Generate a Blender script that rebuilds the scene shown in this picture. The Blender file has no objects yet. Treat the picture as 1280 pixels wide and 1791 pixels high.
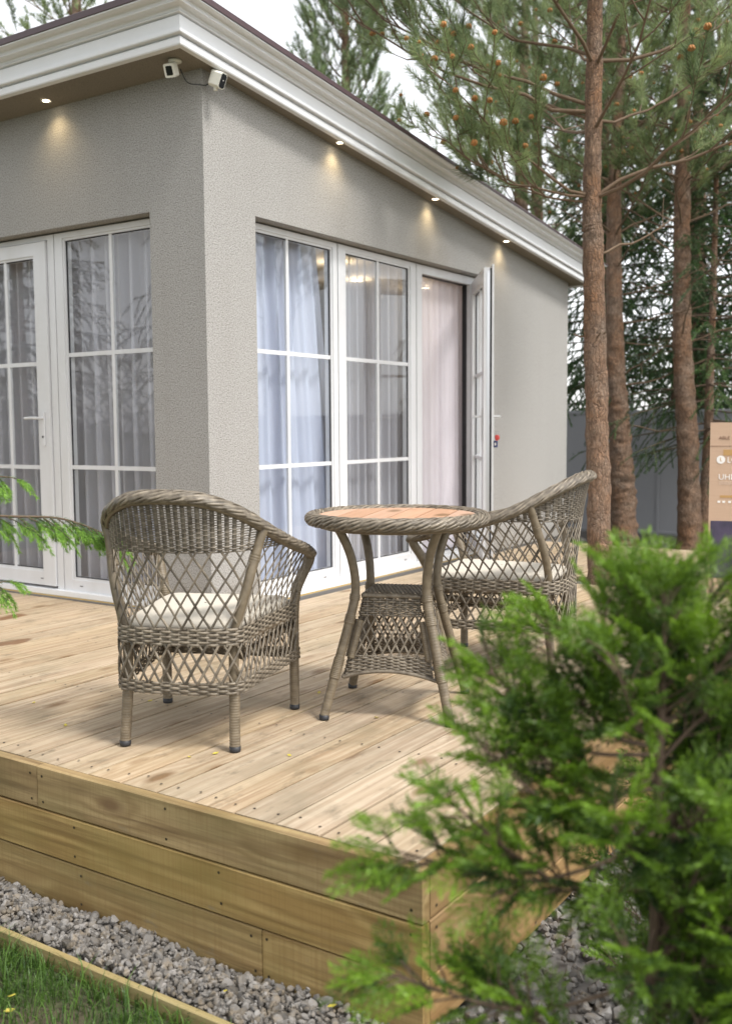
import bpy, math, random
import numpy as np
from mathutils import Vector, Matrix

rng = np.random.default_rng(7)
random.seed(7)
R = math.radians
scene = bpy.context.scene
COL = scene.collection

# ------------------------------------------------------------------ camera, sky, sun, exposure
cam_d = bpy.data.cameras.new('camera')
cam = bpy.data.objects.new('camera', cam_d)
COL.objects.link(cam)
rt = Vector((0.83356834, 0.55237711, -0.00658517))
up = Vector((-0.04139551, 0.07434645, 0.99637293))
fw = Vector((-0.55086318, 0.83027233, -0.08483878))
cam.matrix_world = Matrix(((rt.x, up.x, -fw.x, 3.6788), (rt.y, up.y, -fw.y, -4.03855),
                           (rt.z, up.z, -fw.z, 1.04), (0, 0, 0, 1)))
cam_d.sensor_fit = 'VERTICAL'
cam_d.sensor_height = 36
cam_d.lens = 36 * 1769.96 / 1791
cam_d.clip_start = 0.05
cam_d.clip_end = 600
cam_d.dof.use_dof = True
cam_d.dof.focus_distance = 3.8
cam_d.dof.aperture_fstop = 3.2
scene.camera = cam

SUN_EL, SUN_AZ = 56, 3           # azimuth measured from +X towards -Y
world = bpy.data.worlds.new('World')
scene.world = world
world.use_nodes = True
wn = world.node_tree
wn.nodes.clear()
sky = wn.nodes.new('ShaderNodeTexSky')
sky.sky_type = 'NISHITA'
sky.sun_disc = False
sky.sun_elevation = R(SUN_EL)
sky.sun_rotation = R(90 + SUN_AZ)
sky.dust_density = 1.2
sky.air_density = 1.0
hsv = wn.nodes.new('ShaderNodeHueSaturation')
hsv.inputs['Saturation'].default_value = 0.12
hsv.inputs['Value'].default_value = 0.9
bg = wn.nodes.new('ShaderNodeBackground')
bg.inputs['Strength'].default_value = 0.15
wo = wn.nodes.new('ShaderNodeOutputWorld')
wn.links.new(sky.outputs[0], hsv.inputs['Color'])
wn.links.new(hsv.outputs[0], bg.inputs['Color'])
wn.links.new(bg.outputs[0], wo.inputs['Surface'])

sun_d = bpy.data.lights.new('sun', 'SUN')
sun_d.energy = 1.5
sun_d.angle = R(13)
sun_d.color = (1.0, 0.972, 0.93)
sun = bpy.data.objects.new('sun', sun_d)
COL.objects.link(sun)
sd = Vector((math.cos(R(SUN_EL)) * math.cos(R(SUN_AZ)), -math.cos(R(SUN_EL)) * math.sin(R(SUN_AZ)), math.sin(R(SUN_EL))))
sun.rotation_euler = sd.to_track_quat('Z', 'Y').to_euler()
sun.location = (0, 0, 12)

scene.view_settings.view_transform = 'Standard'
scene.view_settings.look = 'None'
scene.view_settings.exposure = 1.42
scene.view_settings.gamma = 1
scene.view_settings.use_curve_mapping = False
scene.cycles.use_denoising = True
scene.cycles.max_bounces = 8
scene.cycles.transparent_max_bounces = 24
scene.cycles.sample_clamp_indirect = 6

# ------------------------------------------------------------------ mesh helpers
class MB:
    """collects geometry; build() links it as ONE mesh object"""
    def __init__(s):
        s.v = []; s.f = []; s.t = []; s.n = 0; s.sm = []
    def add(s, v, f, tint=0.5, smooth=True):
        v = np.asarray(v, float).reshape(-1, 3)
        f = np.asarray(f, int)
        s.v.append(v); s.f.append(f + s.n); s.n += len(v)
        s.t.append(np.broadcast_to(np.asarray(tint, float), (len(v),)))
        s.sm.append(smooth)
        return s
    def mesh(s, name, m=None):
        me = bpy.data.meshes.new(name)
        V = np.concatenate(s.v); me.vertices.add(len(V))
        me.vertices.foreach_set('co', V.astype(np.float32).ravel())
        loops = np.concatenate([f.ravel() for f in s.f])
        tot = np.concatenate([np.full(len(f), f.shape[1]) for f in s.f])
        sm = np.concatenate([np.full(len(f), k) for f, k in zip(s.f, s.sm)])
        start = np.concatenate([[0], np.cumsum(tot)[:-1]])
        me.loops.add(len(loops)); me.loops.foreach_set('vertex_index', loops.astype(np.int32))
        me.polygons.add(len(tot)); me.polygons.foreach_set('loop_start', start.astype(np.int32))
        me.polygons.foreach_set('use_smooth', sm.astype(bool))
        a = me.attributes.new('tint', 'FLOAT', 'POINT')
        a.data.foreach_set('value', np.concatenate(s.t).astype(np.float32))
        me.update(calc_edges=True); me.validate()
        if m: me.materials.append(m)
        return me
    def build(s, name, m, parent=None, loc=None):
        return link(name, s.mesh(name, m), parent, loc)

def link(name, me, parent=None, loc=None):
    o = bpy.data.objects.new(name, me)
    COL.objects.link(o)
    if parent: o.parent = parent
    if loc is not None: o.location = loc
    return o

def tag(o, label=None, cat=None, group=None, kind=None):
    if label: o['label'] = label
    if cat: o['category'] = cat
    if group: o['group'] = group
    if kind: o['kind'] = kind
    return o

def empty(name, label, cat, loc=(0, 0, 0), rz=0, group=None, parent=None):
    o = bpy.data.objects.new(name, None)
    COL.objects.link(o)
    o.empty_display_size = 0.1
    o.location = loc; o.rotation_euler = (0, 0, rz)
    if parent: o.parent = parent
    return tag(o, label, cat, group)

def copy_tree(o, parent=None, label=None):
    c = o.copy(); COL.objects.link(c)
    if parent: c.parent = parent
    if label: c['label'] = label
    for ch in list(o.children): copy_tree(ch, c)
    return c

BOXF = np.array([[0, 3, 2, 1], [4, 5, 6, 7], [0, 1, 5, 4], [1, 2, 6, 5], [2, 3, 7, 6], [3, 0, 4, 7]])
def box(mb, x0, x1, y0, y1, z0, z1, tint=0.5):
    v = [(x0, y0, z0), (x1, y0, z0), (x1, y1, z0), (x0, y1, z0), (x0, y0, z1), (x1, y0, z1), (x1, y1, z1), (x0, y1, z1)]
    return mb.add(v, BOXF, tint, False)

def extrude(mb, prof, a, b, axis, caps=True, tint=0.5):
    """closed 2-D profile extruded along an axis; prof coords are the two other axes in order"""
    n = len(prof); P = np.array(prof, float)
    def place(t):
        o = np.zeros((n, 3)); k = [i for i in range(3) if i != axis]
        o[:, k[0]] = P[:, 0]; o[:, k[1]] = P[:, 1]; o[:, axis] = t
        return o
    v = np.vstack([place(a), place(b)])
    q = [[i, (i + 1) % n, n + (i + 1) % n, n + i] for i in range(n)]
    if axis == 1: q = [x[::-1] for x in q]
    base = mb.n
    mb.add(v, q, tint, False)
    if caps:
        mb.add(place(a), [list(range(n))[::-1] if axis != 1 else list(range(n))], tint, False)
        mb.add(place(b), [list(range(n)) if axis != 1 else list(range(n))[::-1]], tint, False)
    return mb

def plank(mb, axis, l0, l1, c0, c1, d0, d1, ch=0.003, tint=0.5):
    """board along axis with chamfered edges on all long sides"""
    prof = [(c0 + ch, d0), (c1 - ch, d0), (c1, d0 + ch), (c1, d1 - ch), (c1 - ch, d1), (c0 + ch, d1), (c0, d1 - ch), (c0, d0 + ch)]
    return extrude(mb, prof, l0, l1, axis, True, tint)

def unit(v):
    v = np.asarray(v, float)
    return v / (np.linalg.norm(v, axis=-1, keepdims=True) + 1e-12)

def frames(P):
    T = np.gradient(P, axis=0); T = unit(T)
    a = np.array([0, 0, 1.0]) if abs(T[0][2]) < 0.9 else np.array([1.0, 0, 0])
    N = np.empty_like(P)
    n = unit(np.cross(T[0], a)); N[0] = n
    for i in range(1, len(P)):
        n = n - T[i] * (n @ T[i]); n = n / (np.linalg.norm(n) + 1e-12); N[i] = n
    return T, N, np.cross(T, N)

def tube(mb, P, r, sides=6, tint=0.5, nrm=None, h=None, caps=True, closed=False, smooth=True):
    """tube along P; with nrm the section is r wide (binormal) and h thick (normal)"""
    P = np.asarray(P, float); n = len(P)
    r = np.broadcast_to(np.asarray(r, float), (n,))
    if nrm is None:
        T, N, B = frames(P); h = r
    else:
        if closed:
            T = unit(np.roll(P, -1, 0) - np.roll(P, 1, 0))
        else: T = unit(np.gradient(P, axis=0))
        N = np.broadcast_to(np.asarray(nrm, float), P.shape)
        N = unit(N - T * (N * T).sum(1, keepdims=True)); B = np.cross(T, N)
        h = np.broadcast_to(np.asarray(r if h is None else h, float), (n,))
    ang = np.arange(sides) * 2 * np.pi / sides + (np.pi / sides if sides == 4 else 0)
    V = P[:, None, :] + N[:, None, :] * (np.sin(ang)[None, :, None] * h[:, None, None]) + B[:, None, :] * (np.cos(ang)[None, :, None] * r[:, None, None])
    i = np.arange(n if closed else n - 1)[:, None]; j = np.arange(sides)[None, :]
    i2 = (i + 1) % n
    q = np.stack([i * sides + j, i * sides + (j + 1) % sides, i2 * sides + (j + 1) % sides, i2 * sides + j], -1).reshape(-1, 4)
    t = tint if np.ndim(tint) == 0 else np.repeat(tint, sides)
    mb.add(V.reshape(-1, 3), q, t, smooth)
    if caps and not closed:
        mb.add(V[0], [list(range(sides))[::-1]], t if np.ndim(t) == 0 else t[:sides], False)
        mb.add(V[-1], [list(range(sides))], t if np.ndim(t) == 0 else t[-sides:], False)
    return mb

def lathe(mb, prof, seg=24, c=(0, 0, 0), tint=0.5):
    a = np.arange(seg) * 2 * np.pi / seg
    P = np.array(prof, float)
    V = np.stack([P[:, None, 0] * np.cos(a), P[:, None, 0] * np.sin(a), np.broadcast_to(P[:, None, 1], (len(P), seg))], -1) + np.array(c)
    i = np.arange(len(P) - 1)[:, None]; j = np.arange(seg)[None, :]
    q = np.stack([i * seg + j, i * seg + (j + 1) % seg, (i + 1) * seg + (j + 1) % seg, (i + 1) * seg + j], -1).reshape(-1, 4)
    return mb.add(V.reshape(-1, 3), q, tint)

def spline(C, n, closed=False):
    """Catmull-Rom through control points, n samples"""
    C = np.asarray(C, float)
    if closed: Q = np.vstack([C[-1], C, C[0], C[1]]); m = len(C)
    else: Q = np.vstack([2 * C[0] - C[1], C, 2 * C[-1] - C[-2]]); m = len(C) - 1
    t = np.linspace(0, m, n, endpoint=not closed)
    i = np.minimum(t.astype(int), m - 1); f = (t - i)[:, None]
    p0, p1, p2, p3 = Q[i], Q[i + 1], Q[i + 2], Q[i + 3]
    return 0.5 * (2 * p1 + (p2 - p0) * f + (2 * p0 - 5 * p1 + 4 * p2 - p3) * f ** 2 + (3 * p1 - p0 - 3 * p2 + p3) * f ** 3)

def needles(mb, base, dirs, length, width, tint):
    base = np.asarray(base); n = len(base)
    s = unit(np.cross(dirs, rng.normal(size=(n, 3)))) * (np.asarray(width) / 2 if np.ndim(width) == 0 else np.asarray(width)[:, None] / 2)
    L = np.broadcast_to(length, (n,))[:, None]
    V = np.stack([base - s, base + s, base + dirs * L], 1).reshape(-1, 3)
    mb.add(V, np.arange(3 * n).reshape(-1, 3), np.repeat(np.broadcast_to(tint, (n,)), 3), False)

# ------------------------------------------------------------------ material helpers
class NT:
    def __init__(s, name):
        s.m = bpy.data.materials.new(name); s.m.use_nodes = True
        s.t = s.m.node_tree; s.t.nodes.clear()
        s.out = s.n('ShaderNodeOutputMaterial')
    def n(s, t, **k):
        x = s.t.nodes.new(t)
        for a, b in k.items():
            if a.startswith('i_'): s.set(x, a[2:], b)
            else: setattr(x, a, b)
        return x
    def set(s, x, key, val):
        sock = x.inputs[int(key)] if key.isdigit() else x.inputs[key.replace('_', ' ')]
        if isinstance(val, bpy.types.NodeSocket): s.t.links.new(val, sock)
        else: sock.default_value = val
    def math(s, op, a, b=0.0, clamp=False):
        x = s.n('ShaderNodeMath', operation=op, use_clamp=clamp); s.set(x, '0', a); s.set(x, '1', b); return x.outputs[0]
    def mix(s, f, a, b, blend='MIX'):
        x = s.n('ShaderNodeMixRGB', blend_type=blend)
        s.set(x, '0', f)
        s.set(x, '1', a if isinstance(a, bpy.types.NodeSocket) else (*a, 1)); s.set(x, '2', b if isinstance(b, bpy.types.NodeSocket) else (*b, 1))
        return x.outputs[0]
    def noise(s, vec, scale, detail=3, rough=0.55, dist=0.0):
        x = s.n('ShaderNodeTexNoise'); s.set(x, 'Vector', vec); s.set(x, 'Scale', scale); s.set(x, 'Detail', detail); s.set(x, 'Roughness', rough); s.set(x, 'Distortion', dist)
        return x.outputs['Fac']
    def voro(s, vec, scale, feat='F1', out='Distance', rand=1.0):
        x = s.n('ShaderNodeTexVoronoi', feature=feat); s.set(x, 'Vector', vec); s.set(x, 'Scale', scale); s.set(x, 'Randomness', rand)
        return x.outputs[out]
    def ramp(s, f, *stops):
        x = s.n('ShaderNodeValToRGB'); s.set(x, '0', f)
        e = x.color_ramp.elements
        while len(e) < len(stops): e.new(0.5)
        for q, (p, c) in zip(e, stops):
            q.position = p; q.color = (*c, 1) if np.ndim(c) else (c, c, c, 1)
        return x.outputs[0]
    def obj(s): return s.n('ShaderNodeTexCoord').outputs['Object']
    def rand(s): return s.n('ShaderNodeObjectInfo').outputs['Random']
    def tint(s): return s.n('ShaderNodeAttribute', attribute_name='tint').outputs['Fac']
    def vmul(s, v, k):
        x = s.n('ShaderNodeVectorMath', operation='MULTIPLY'); s.set(x, '0', v); x.inputs[1].default_value = k; return x.outputs[0]
    def vadd(s, v, w):
        x = s.n('ShaderNodeVectorMath', operation='ADD'); s.set(x, '0', v); s.set(x, '1', w); return x.outputs[0]
    def bump(s, h, strength=0.3, dist=0.01):
        x = s.n('ShaderNodeBump'); s.set(x, 'Height', h); s.set(x, 'Strength', strength); s.set(x, 'Distance', dist); return x.outputs[0]
    def pbr(s, col, rough=0.6, bump=None, **k):
        x = s.n('ShaderNodeBsdfPrincipled')
        s.set(x, 'Base Color', col if isinstance(col, bpy.types.NodeSocket) else (*col, 1)); s.set(x, 'Roughness', rough)
        if bump is not None: s.set(x, 'Normal', bump)
        for a, b in k.items(): s.set(x, a, b)
        s.t.links.new(x.outputs[0], s.out.inputs[0]); return s.m

def simple(name, col, rough=0.5, **k): return NT(name).pbr(col, rough, **k)

def wood(name, axis, light, dark, warm, rough=0.62, ring=38, knot=(0.16, 0.09, 0.04), green=(0.36, 0.33, 0.16), gk=0.35, saw=0.0):
    m = NT(name)
    rv = m.rand()
    cmb = m.n('ShaderNodeCombineXYZ'); m.set(cmb, '0', m.math('MULTIPLY', rv, 37.0)); m.set(cmb, '1', m.math('MULTIPLY', rv, 91.0)); m.set(cmb, '2', m.math('MULTIPLY', rv, 53.0))
    v = m.vadd(m.obj(), cmb.outputs[0])
    k = [9.0, 9.0, 9.0]; k[axis] = 0.9
    q = m.vmul(v, tuple(k))
    low = m.noise(q, 1.1, 2, 0.5)
    sep = m.n('ShaderNodeSeparateXYZ'); m.set(sep, '0', v)
    cr = [m.math('ADD', sep.outputs[1], sep.outputs[2]), m.math('ADD', sep.outputs[0], sep.outputs[2]), m.math('ADD', sep.outputs[0], sep.outputs[1])][axis]
    # knots
    kk = [6.2, 6.2, 6.2]; kk[axis] = 2.8
    kv = m.vadd(m.vmul(v, tuple(kk)), m.n('ShaderNodeCombineXYZ').outputs[0])
    d = m.voro(kv, 1.0)
    dn = m.math('ADD', d, m.math('MULTIPLY', m.math('SUBTRACT', m.noise(v, 30, 2), 0.5), 0.06))
    kn = m.ramp(dn, (0.09, 1.0), (0.21, 0.0))
    low = m.math('ADD', low, m.math('MULTIPLY', m.ramp(d, (0.0, 1.0), (0.4, 0.0)), 0.3))
    wave = m.math('SINE', m.math('ADD', m.math('MULTIPLY', cr, ring * 4.0), m.math('MULTIPLY', low, 26.0)))
    wave = m.math('MULTIPLY_ADD', wave, 0.5); wave.node.inputs[2].default_value = 0.5
    k2 = [55.0, 55.0, 55.0]; k2[axis] = 1.7
    streak = m.noise(m.vmul(v, tuple(k2)), 1.0, 4, 0.62)
    blot = m.noise(m.vmul(v, tuple(2.2 if i != axis else 0.8 for i in range(3))), 1.6, 4, 0.6)
    c = m.mix(m.math('MULTIPLY', wave, 0.55 if saw else 0.42), light, dark)
    c = m.mix(m.ramp(streak, (0.44, 0.0), (0.70, 0.75 if saw else 0.62)), c, warm)
    c = m.mix(m.ramp(blot, (0.42, 0.0), (0.72, gk)), c, green)
    c = m.mix(m.math('MULTIPLY', kn, 0.85), c, knot)
    # grey-green weather specks
    sp = m.noise(m.vmul(v, tuple(26.0 if i != axis else 9.0 for i in range(3))), 1.0, 3, 0.6)
    c = m.mix(m.ramp(sp, (0.66, 0.0), (0.78, 0.5)), c, (0.17, 0.15, 0.11))
    if saw:
        ks = [2.5, 2.5, 2.5]; ks[axis] = 150.0
        sw = m.noise(m.vmul(v, tuple(ks)), 1.0, 3, 0.6)
        c = m.mix(m.ramp(sw, (0.45, 0.0), (0.8, saw)), c, dark)
        st_ = m.noise(m.vmul(v, tuple(5.0 if i != axis else 1.6 for i in range(3))), 1.0, 3, 0.55)
        c = m.mix(m.ramp(st_, (0.56, 0.0), (0.66, 0.55)), c, (0.14, 0.075, 0.02))
    if axis == 1 and not saw and gk > 0:
        pos = m.n('ShaderNodeNewGeometry').outputs['Position']; pn = m.noise(pos, 7, 3)
        for (px_, py_, rx_, ry_) in STAINS:
            ps = m.n('ShaderNodeSeparateXYZ'); m.set(ps, '0', pos)
            ax_ = m.math('DIVIDE', m.math('SUBTRACT', ps.outputs[0], px_), rx_); ay_ = m.math('DIVIDE', m.math('SUBTRACT', ps.outputs[1], py_), ry_)
            dd_ = m.math('SQRT', m.math('ADD', m.math('MULTIPLY', ax_, ax_), m.math('MULTIPLY', ay_, ay_)))
            dd_ = m.math('ADD', dd_, m.math('MULTIPLY', m.math('SUBTRACT', pn, 0.5), 1.6))
            c = m.mix(m.ramp(dd_, (0.75, 0.85), (1.05, 0.0)), c, (0.15, 0.07, 0.028))
        blotch = m.noise(pos, 3.1, 4, 0.65)
        c = m.mix(m.ramp(blotch, (0.50, 0.0), (0.72, 0.55)), c, (0.20, 0.165, 0.105))
        dirt = m.noise(m.vmul(pos, (14, 5, 1)), 1.0, 5, 0.7)
        c = m.mix(m.ramp(dirt, (0.56, 0.0), (0.70, 0.65)), c, (0.115, 0.09, 0.055))
    # board to board
    hv = m.n('ShaderNodeHueSaturation'); m.set(hv, 'Color', c)
    m.set(hv, 'Value', m.math('MULTIPLY_ADD', rv, 0.2)); hv.inputs['Value'].links[0].from_node.inputs[2].default_value = 0.90
    m.set(hv, 'Saturation', m.math('MULTIPLY_ADD', m.math('FRACT', m.math('MULTIPLY', rv, 7.3)), 0.2)); hv.inputs['Saturation'].links[0].from_node.inputs[2].default_value = 0.92
    b = m.bump(m.math('ADD', m.math('MULTIPLY', streak, 0.7), m.math('MULTIPLY', wave, 0.25)), 0.35, 0.004)
    return m.pbr(hv.outputs[0], m.math('MULTIPLY_ADD', streak, 0.2) if False else rough, b)

M = {}
STAINS = [(-0.452, -0.95, 0.05, 0.16), (-1.02, -0.53, 0.05, 0.14)]
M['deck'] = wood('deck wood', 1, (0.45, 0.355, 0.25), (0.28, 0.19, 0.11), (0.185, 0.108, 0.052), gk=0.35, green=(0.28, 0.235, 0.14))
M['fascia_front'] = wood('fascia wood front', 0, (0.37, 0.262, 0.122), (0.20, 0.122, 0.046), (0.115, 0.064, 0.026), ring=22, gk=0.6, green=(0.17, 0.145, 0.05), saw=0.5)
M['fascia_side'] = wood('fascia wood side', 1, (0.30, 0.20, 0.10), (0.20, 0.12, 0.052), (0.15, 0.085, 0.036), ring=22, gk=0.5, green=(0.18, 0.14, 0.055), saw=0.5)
M['edging'] = wood('edging wood', 0, (0.36, 0.27, 0.12), (0.24, 0.17, 0.06), (0.20, 0.14, 0.05), gk=0.5)
M['slat'] = wood('table slat wood', 1, (0.47, 0.29, 0.195), (0.42, 0.245, 0.155), (0.37, 0.21, 0.13), gk=0.0, ring=20)

def stucco(name, a, b):
    m = NT(name); v = m.obj()
    g = m.noise(v, 150, 3, 0.75); g2 = m.noise(v, 300, 2, 0.5); lo = m.noise(v, 1.3, 3)
    h = m.math('ADD', m.ramp(g, (0.36, 0.0), (0.62, 1.0)), m.math('MULTIPLY', g2, 0.4))
    c = m.mix(m.ramp(g, (0.34, 0.0), (0.54, 1.0)), b, a)
    c = m.mix(m.ramp(lo, (0.35, 0.0), (0.75, 0.12)), c, (0.27, 0.245, 0.21))
    rain = m.noise(m.vmul(v, (9, 9, 0.5)), 1.0, 4, 0.6)
    c = m.mix(m.ramp(rain, (0.52, 0.0), (0.78, 0.12)), c, (0.22, 0.20, 0.175))
    sz = m.n('ShaderNodeSeparateXYZ'); m.set(sz, '0', v)
    spl = m.math('SUBTRACT', m.math('ADD', m.math('MULTIPLY', m.noise(v, 9, 4), 0.35), 0.05), sz.outputs[2])
    c = m.mix(m.ramp(spl, (0.0, 0.0), (0.2, 0.4)), c, (0.20, 0.165, 0.12))
    return m.pbr(c, 0.9, m.bump(h, 0.5, 0.005))
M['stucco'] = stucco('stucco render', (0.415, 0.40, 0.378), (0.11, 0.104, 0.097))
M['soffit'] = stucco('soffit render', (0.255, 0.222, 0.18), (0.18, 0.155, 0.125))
def trim():
    m = NT('white trim'); v = m.obj()
    c = m.mix(m.ramp(m.noise(v, 2.2, 4), (0.4, 0.0), (0.8, 0.35)), (0.74, 0.745, 0.76), (0.60, 0.59, 0.565))
    return m.pbr(c, 0.4)
M['trim'] = trim()
def pvc():
    m = NT('white pvc'); v = m.obj()
    c = m.mix(m.ramp(m.noise(m.vmul(v, (3, 3, 0.8)), 2.0, 5), (0.42, 0.0), (0.75, 0.5)), (0.64, 0.64, 0.65), (0.52, 0.51, 0.49))
    return m.pbr(c, 0.32)
M['pvc'] = pvc()
M['cushion'] = NT('cream canvas').pbr((0.55, 0.50, 0.42), 0.9)
M['gasket'] = simple('black rubber', (0.018, 0.018, 0.02), 0.55)
M['cap'] = simple('dark brown metal', (0.075, 0.045, 0.05), 0.4)
M['dark_wall'] = simple('interior wall', (0.13, 0.11, 0.10), 0.8)
M['int_floor'] = simple('interior floor', (0.10, 0.075, 0.055), 0.5)
M['int_ceil'] = simple('interior ceiling', (0.42, 0.40, 0.38), 0.8)
def glass(name, tint, ior):
    m = NT(name)
    tr = m.n('ShaderNodeBsdfTransparent'); tr.inputs[0].default_value = (*tint, 1)
    gl = m.n('ShaderNodeBsdfGlossy'); gl.inputs['Color'].default_value = (0.95, 0.97, 1, 1); gl.inputs['Roughness'].default_value = 0.0
    wob = m.noise(m.obj(), 1.6, 1); m.set(gl, 'Normal', m.bump(wob, 0.06, 0.02))
    lw = m.n('ShaderNodeLayerWeight'); lw.inputs['Blend'].default_value = 0.5
    f = m.math('MULTIPLY_ADD', m.math('POWER', lw.outputs['Facing'], 4.0), 0.75); f.node.inputs[2].default_value = ior
    mx = m.n('ShaderNodeMixShader'); m.set(mx, '0', f); m.set(mx, '1', tr.outputs[0]); m.set(mx, '2', gl.outputs[0])
    m.t.links.new(mx.outputs[0], m.out.inputs[0]); return m.m
M['glass'] = glass('window glass', (0.93, 0.95, 0.96), 0.06)
def sheer(name, col, alpha):
    m = NT(name); v = m.obj()
    df = m.n('ShaderNodeBsdfDiffuse'); df.inputs[0].default_value = (*col, 1)
    tl = m.n('ShaderNodeBsdfTranslucent'); tl.inputs[0].default_value = (*col, 1)
    tr = m.n('ShaderNodeBsdfTransparent')
    a = m.n('ShaderNodeMixShader'); a.inputs[0].default_value = 0.25; m.set(a, '1', df.outputs[0]); m.set(a, '2', tl.outputs[0])
    wv = m.noise(m.vmul(v, (60, 60, 60)), 8, 1)
    b = m.n('ShaderNodeMixShader'); m.set(b, '0', m.math('MULTIPLY_ADD', wv, 0.2)); b.inputs[0].links[0].from_node.inputs[2].default_value = alpha - 0.1
    m.set(b, '1', tr.outputs[0]); m.set(b, '2', a.outputs[0])
    m.t.links.new(b.outputs[0], m.out.inputs[0]); return m.m
M['sheer_blue'] = sheer('sheer blue-white', (0.62, 0.66, 0.79), 0.88)
M['sheer_grey'] = sheer('sheer grey', (0.68, 0.67, 0.72), 0.52)
M['sheer_pink'] = sheer('sheer pink', (0.82, 0.77, 0.81), 0.90)

def wicker(name, a, b):
    m = NT(name); v = m.obj()
    n = m.noise(v, 42, 3); t = m.tint()
    c = m.mix(m.ramp(n, (0.3, 0.0), (0.7, 1.0)), a, b)
    hv = m.n('ShaderNodeHueSaturation'); m.set(hv, 'Color', c)
    m.set(hv, 'Value', m.math('MULTIPLY_ADD', t, 0.9)); hv.inputs['Value'].links[0].from_node.inputs[2].default_value = 0.55
    fine = m.noise(v, 420, 2)
    return m.pbr(hv.outputs[0], 0.48, m.bump(fine, 0.2, 0.001))
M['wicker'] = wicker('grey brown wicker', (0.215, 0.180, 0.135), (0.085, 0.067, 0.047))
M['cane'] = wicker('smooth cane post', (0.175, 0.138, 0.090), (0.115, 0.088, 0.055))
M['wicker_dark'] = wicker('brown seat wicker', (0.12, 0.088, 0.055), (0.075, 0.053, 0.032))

def bark():
    m = NT('pine bark'); v = m.obj()
    w = m.vadd(v, m.vmul(m.n('ShaderNodeTexNoise', i_Scale=9.0, i_Detail=4.0, i_Vector=v).outputs['Color'], (0.10, 0.10, 0.16)))
    q = m.vmul(w, (1, 1, 0.26))
    e = m.voro(q, 44, 'DISTANCE_TO_EDGE'); e2 = m.voro(m.vmul(w, (1, 1, 0.5)), 120, 'DISTANCE_TO_EDGE')
    n = m.noise(v, 4, 4); n2 = m.noise(m.vmul(v, (1, 1, 0.22)), 75, 4, 0.65); fl = m.noise(m.vmul(v, (1, 1, 0.6)), 160, 3, 0.7)
    c = m.mix(m.ramp(n, (0.36, 0.0), (0.64, 1.0)), (0.36, 0.185, 0.09), (0.345, 0.255, 0.185))
    c = m.mix(m.ramp(n2, (0.38, 0.0), (0.68, 0.85)), c, (0.15, 0.083, 0.048))
    c = m.mix(m.ramp(fl, (0.58, 0.0), (0.72, 0.7)), c, (0.46, 0.38, 0.31))
    c = m.mix(m.ramp(e, (0.0, 0.75), (0.07, 0.0)), c, (0.075, 0.048, 0.035))
    c = m.mix(m.ramp(e2, (0.0, 0.5), (0.12, 0.0)), c, (0.12, 0.07, 0.045))
    h = m.math('ADD', m.ramp(e, (0.0, 0.0), (0.16, 1.0)), m.math('ADD', m.math('MULTIPLY', n2, 0.8), m.math('MULTIPLY', m.ramp(e2, (0.0, 0.0), (0.2, 1.0)), 0.4)))
    return m.pbr(c, 0.9, m.bump(h, 0.9, 0.012))
M['bark'] = bark()
def twig(name, a, b):
    m = NT(name); n = m.noise(m.obj(), 30, 3)
    return m.pbr(m.mix(n, a, b), 0.85)
M['twig'] = twig('branch bark', (0.115, 0.07, 0.04), (0.18, 0.125, 0.08))
M['twig_dark'] = twig('spruce twig', (0.085, 0.055, 0.036), (0.14, 0.095, 0.062))
def leaf(name, old, young, rough=0.5, trans=0.25):
    m = NT(name); t = m.tint()
    c = m.mix(t, old, young)
    df = m.n('ShaderNodeBsdfPrincipled'); m.set(df, 'Base Color', c); df.inputs['Roughness'].default_value = rough
    tl = m.n('ShaderNodeBsdfTranslucent'); m.set(tl, 'Color', c)
    mx = m.n('ShaderNodeMixShader'); mx.inputs[0].default_value = trans
    m.set(mx, '1', df.outputs[0]); m.set(mx, '2', tl.outputs[0]); m.t.links.new(mx.outputs[0], m.out.inputs[0]); return m.m
M['needle'] = leaf('pine needles', (0.08, 0.13, 0.055), (0.38, 0.46, 0.20), trans=0.4)
M['needle_young'] = leaf('young pine needles', (0.09, 0.15, 0.06), (0.36, 0.46, 0.22))
M['spruce'] = leaf('spruce needles', (0.03, 0.075, 0.03), (0.11, 0.22, 0.055))
M['spruce_tip'] = leaf('fresh spruce needles', (0.11, 0.25, 0.04), (0.36, 0.58, 0.10), trans=0.35)
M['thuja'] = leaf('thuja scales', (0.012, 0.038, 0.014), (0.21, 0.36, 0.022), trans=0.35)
M['grass'] = leaf('grass blades', (0.025, 0.06, 0.012), (0.105, 0.20, 0.028), trans=0.3)
M['cone'] = simple('pollen cones', (0.38, 0.16, 0.045), 0.7)
def stone():
    m = NT('gravel stone'); t = m.tint(); n = m.noise(m.obj(), 120, 3)
    c = m.mix(t, (0.06, 0.054, 0.047), (0.27, 0.255, 0.24))
    c = m.mix(m.ramp(n, (0.4, 0.0), (0.8, 0.5)), c, (0.13, 0.10, 0.065))
    c = m.mix(m.ramp(m.noise(m.obj(), 28, 2), (0.52, 0.0), (0.66, 0.55)), c, (0.20, 0.155, 0.10))
    return m.pbr(c, 0.75, m.bump(n, 0.3, 0.002))
M['stone'] = stone()
def soil():
    m = NT('soil and turf'); v = m.obj(); n = m.noise(v, 3.5, 5); n2 = m.noise(v, 45, 4)
    c = m.mix(m.ramp(n, (0.45, 0.0), (0.6, 1.0)), (0.05, 0.075, 0.02), (0.085, 0.065, 0.04))
    c = m.mix(m.math('MULTIPLY', n2, 0.5), c, (0.03, 0.03, 0.015))
    return m.pbr(c, 0.95, m.bump(n2, 0.6, 0.02))
M['soil'] = soil()
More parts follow.
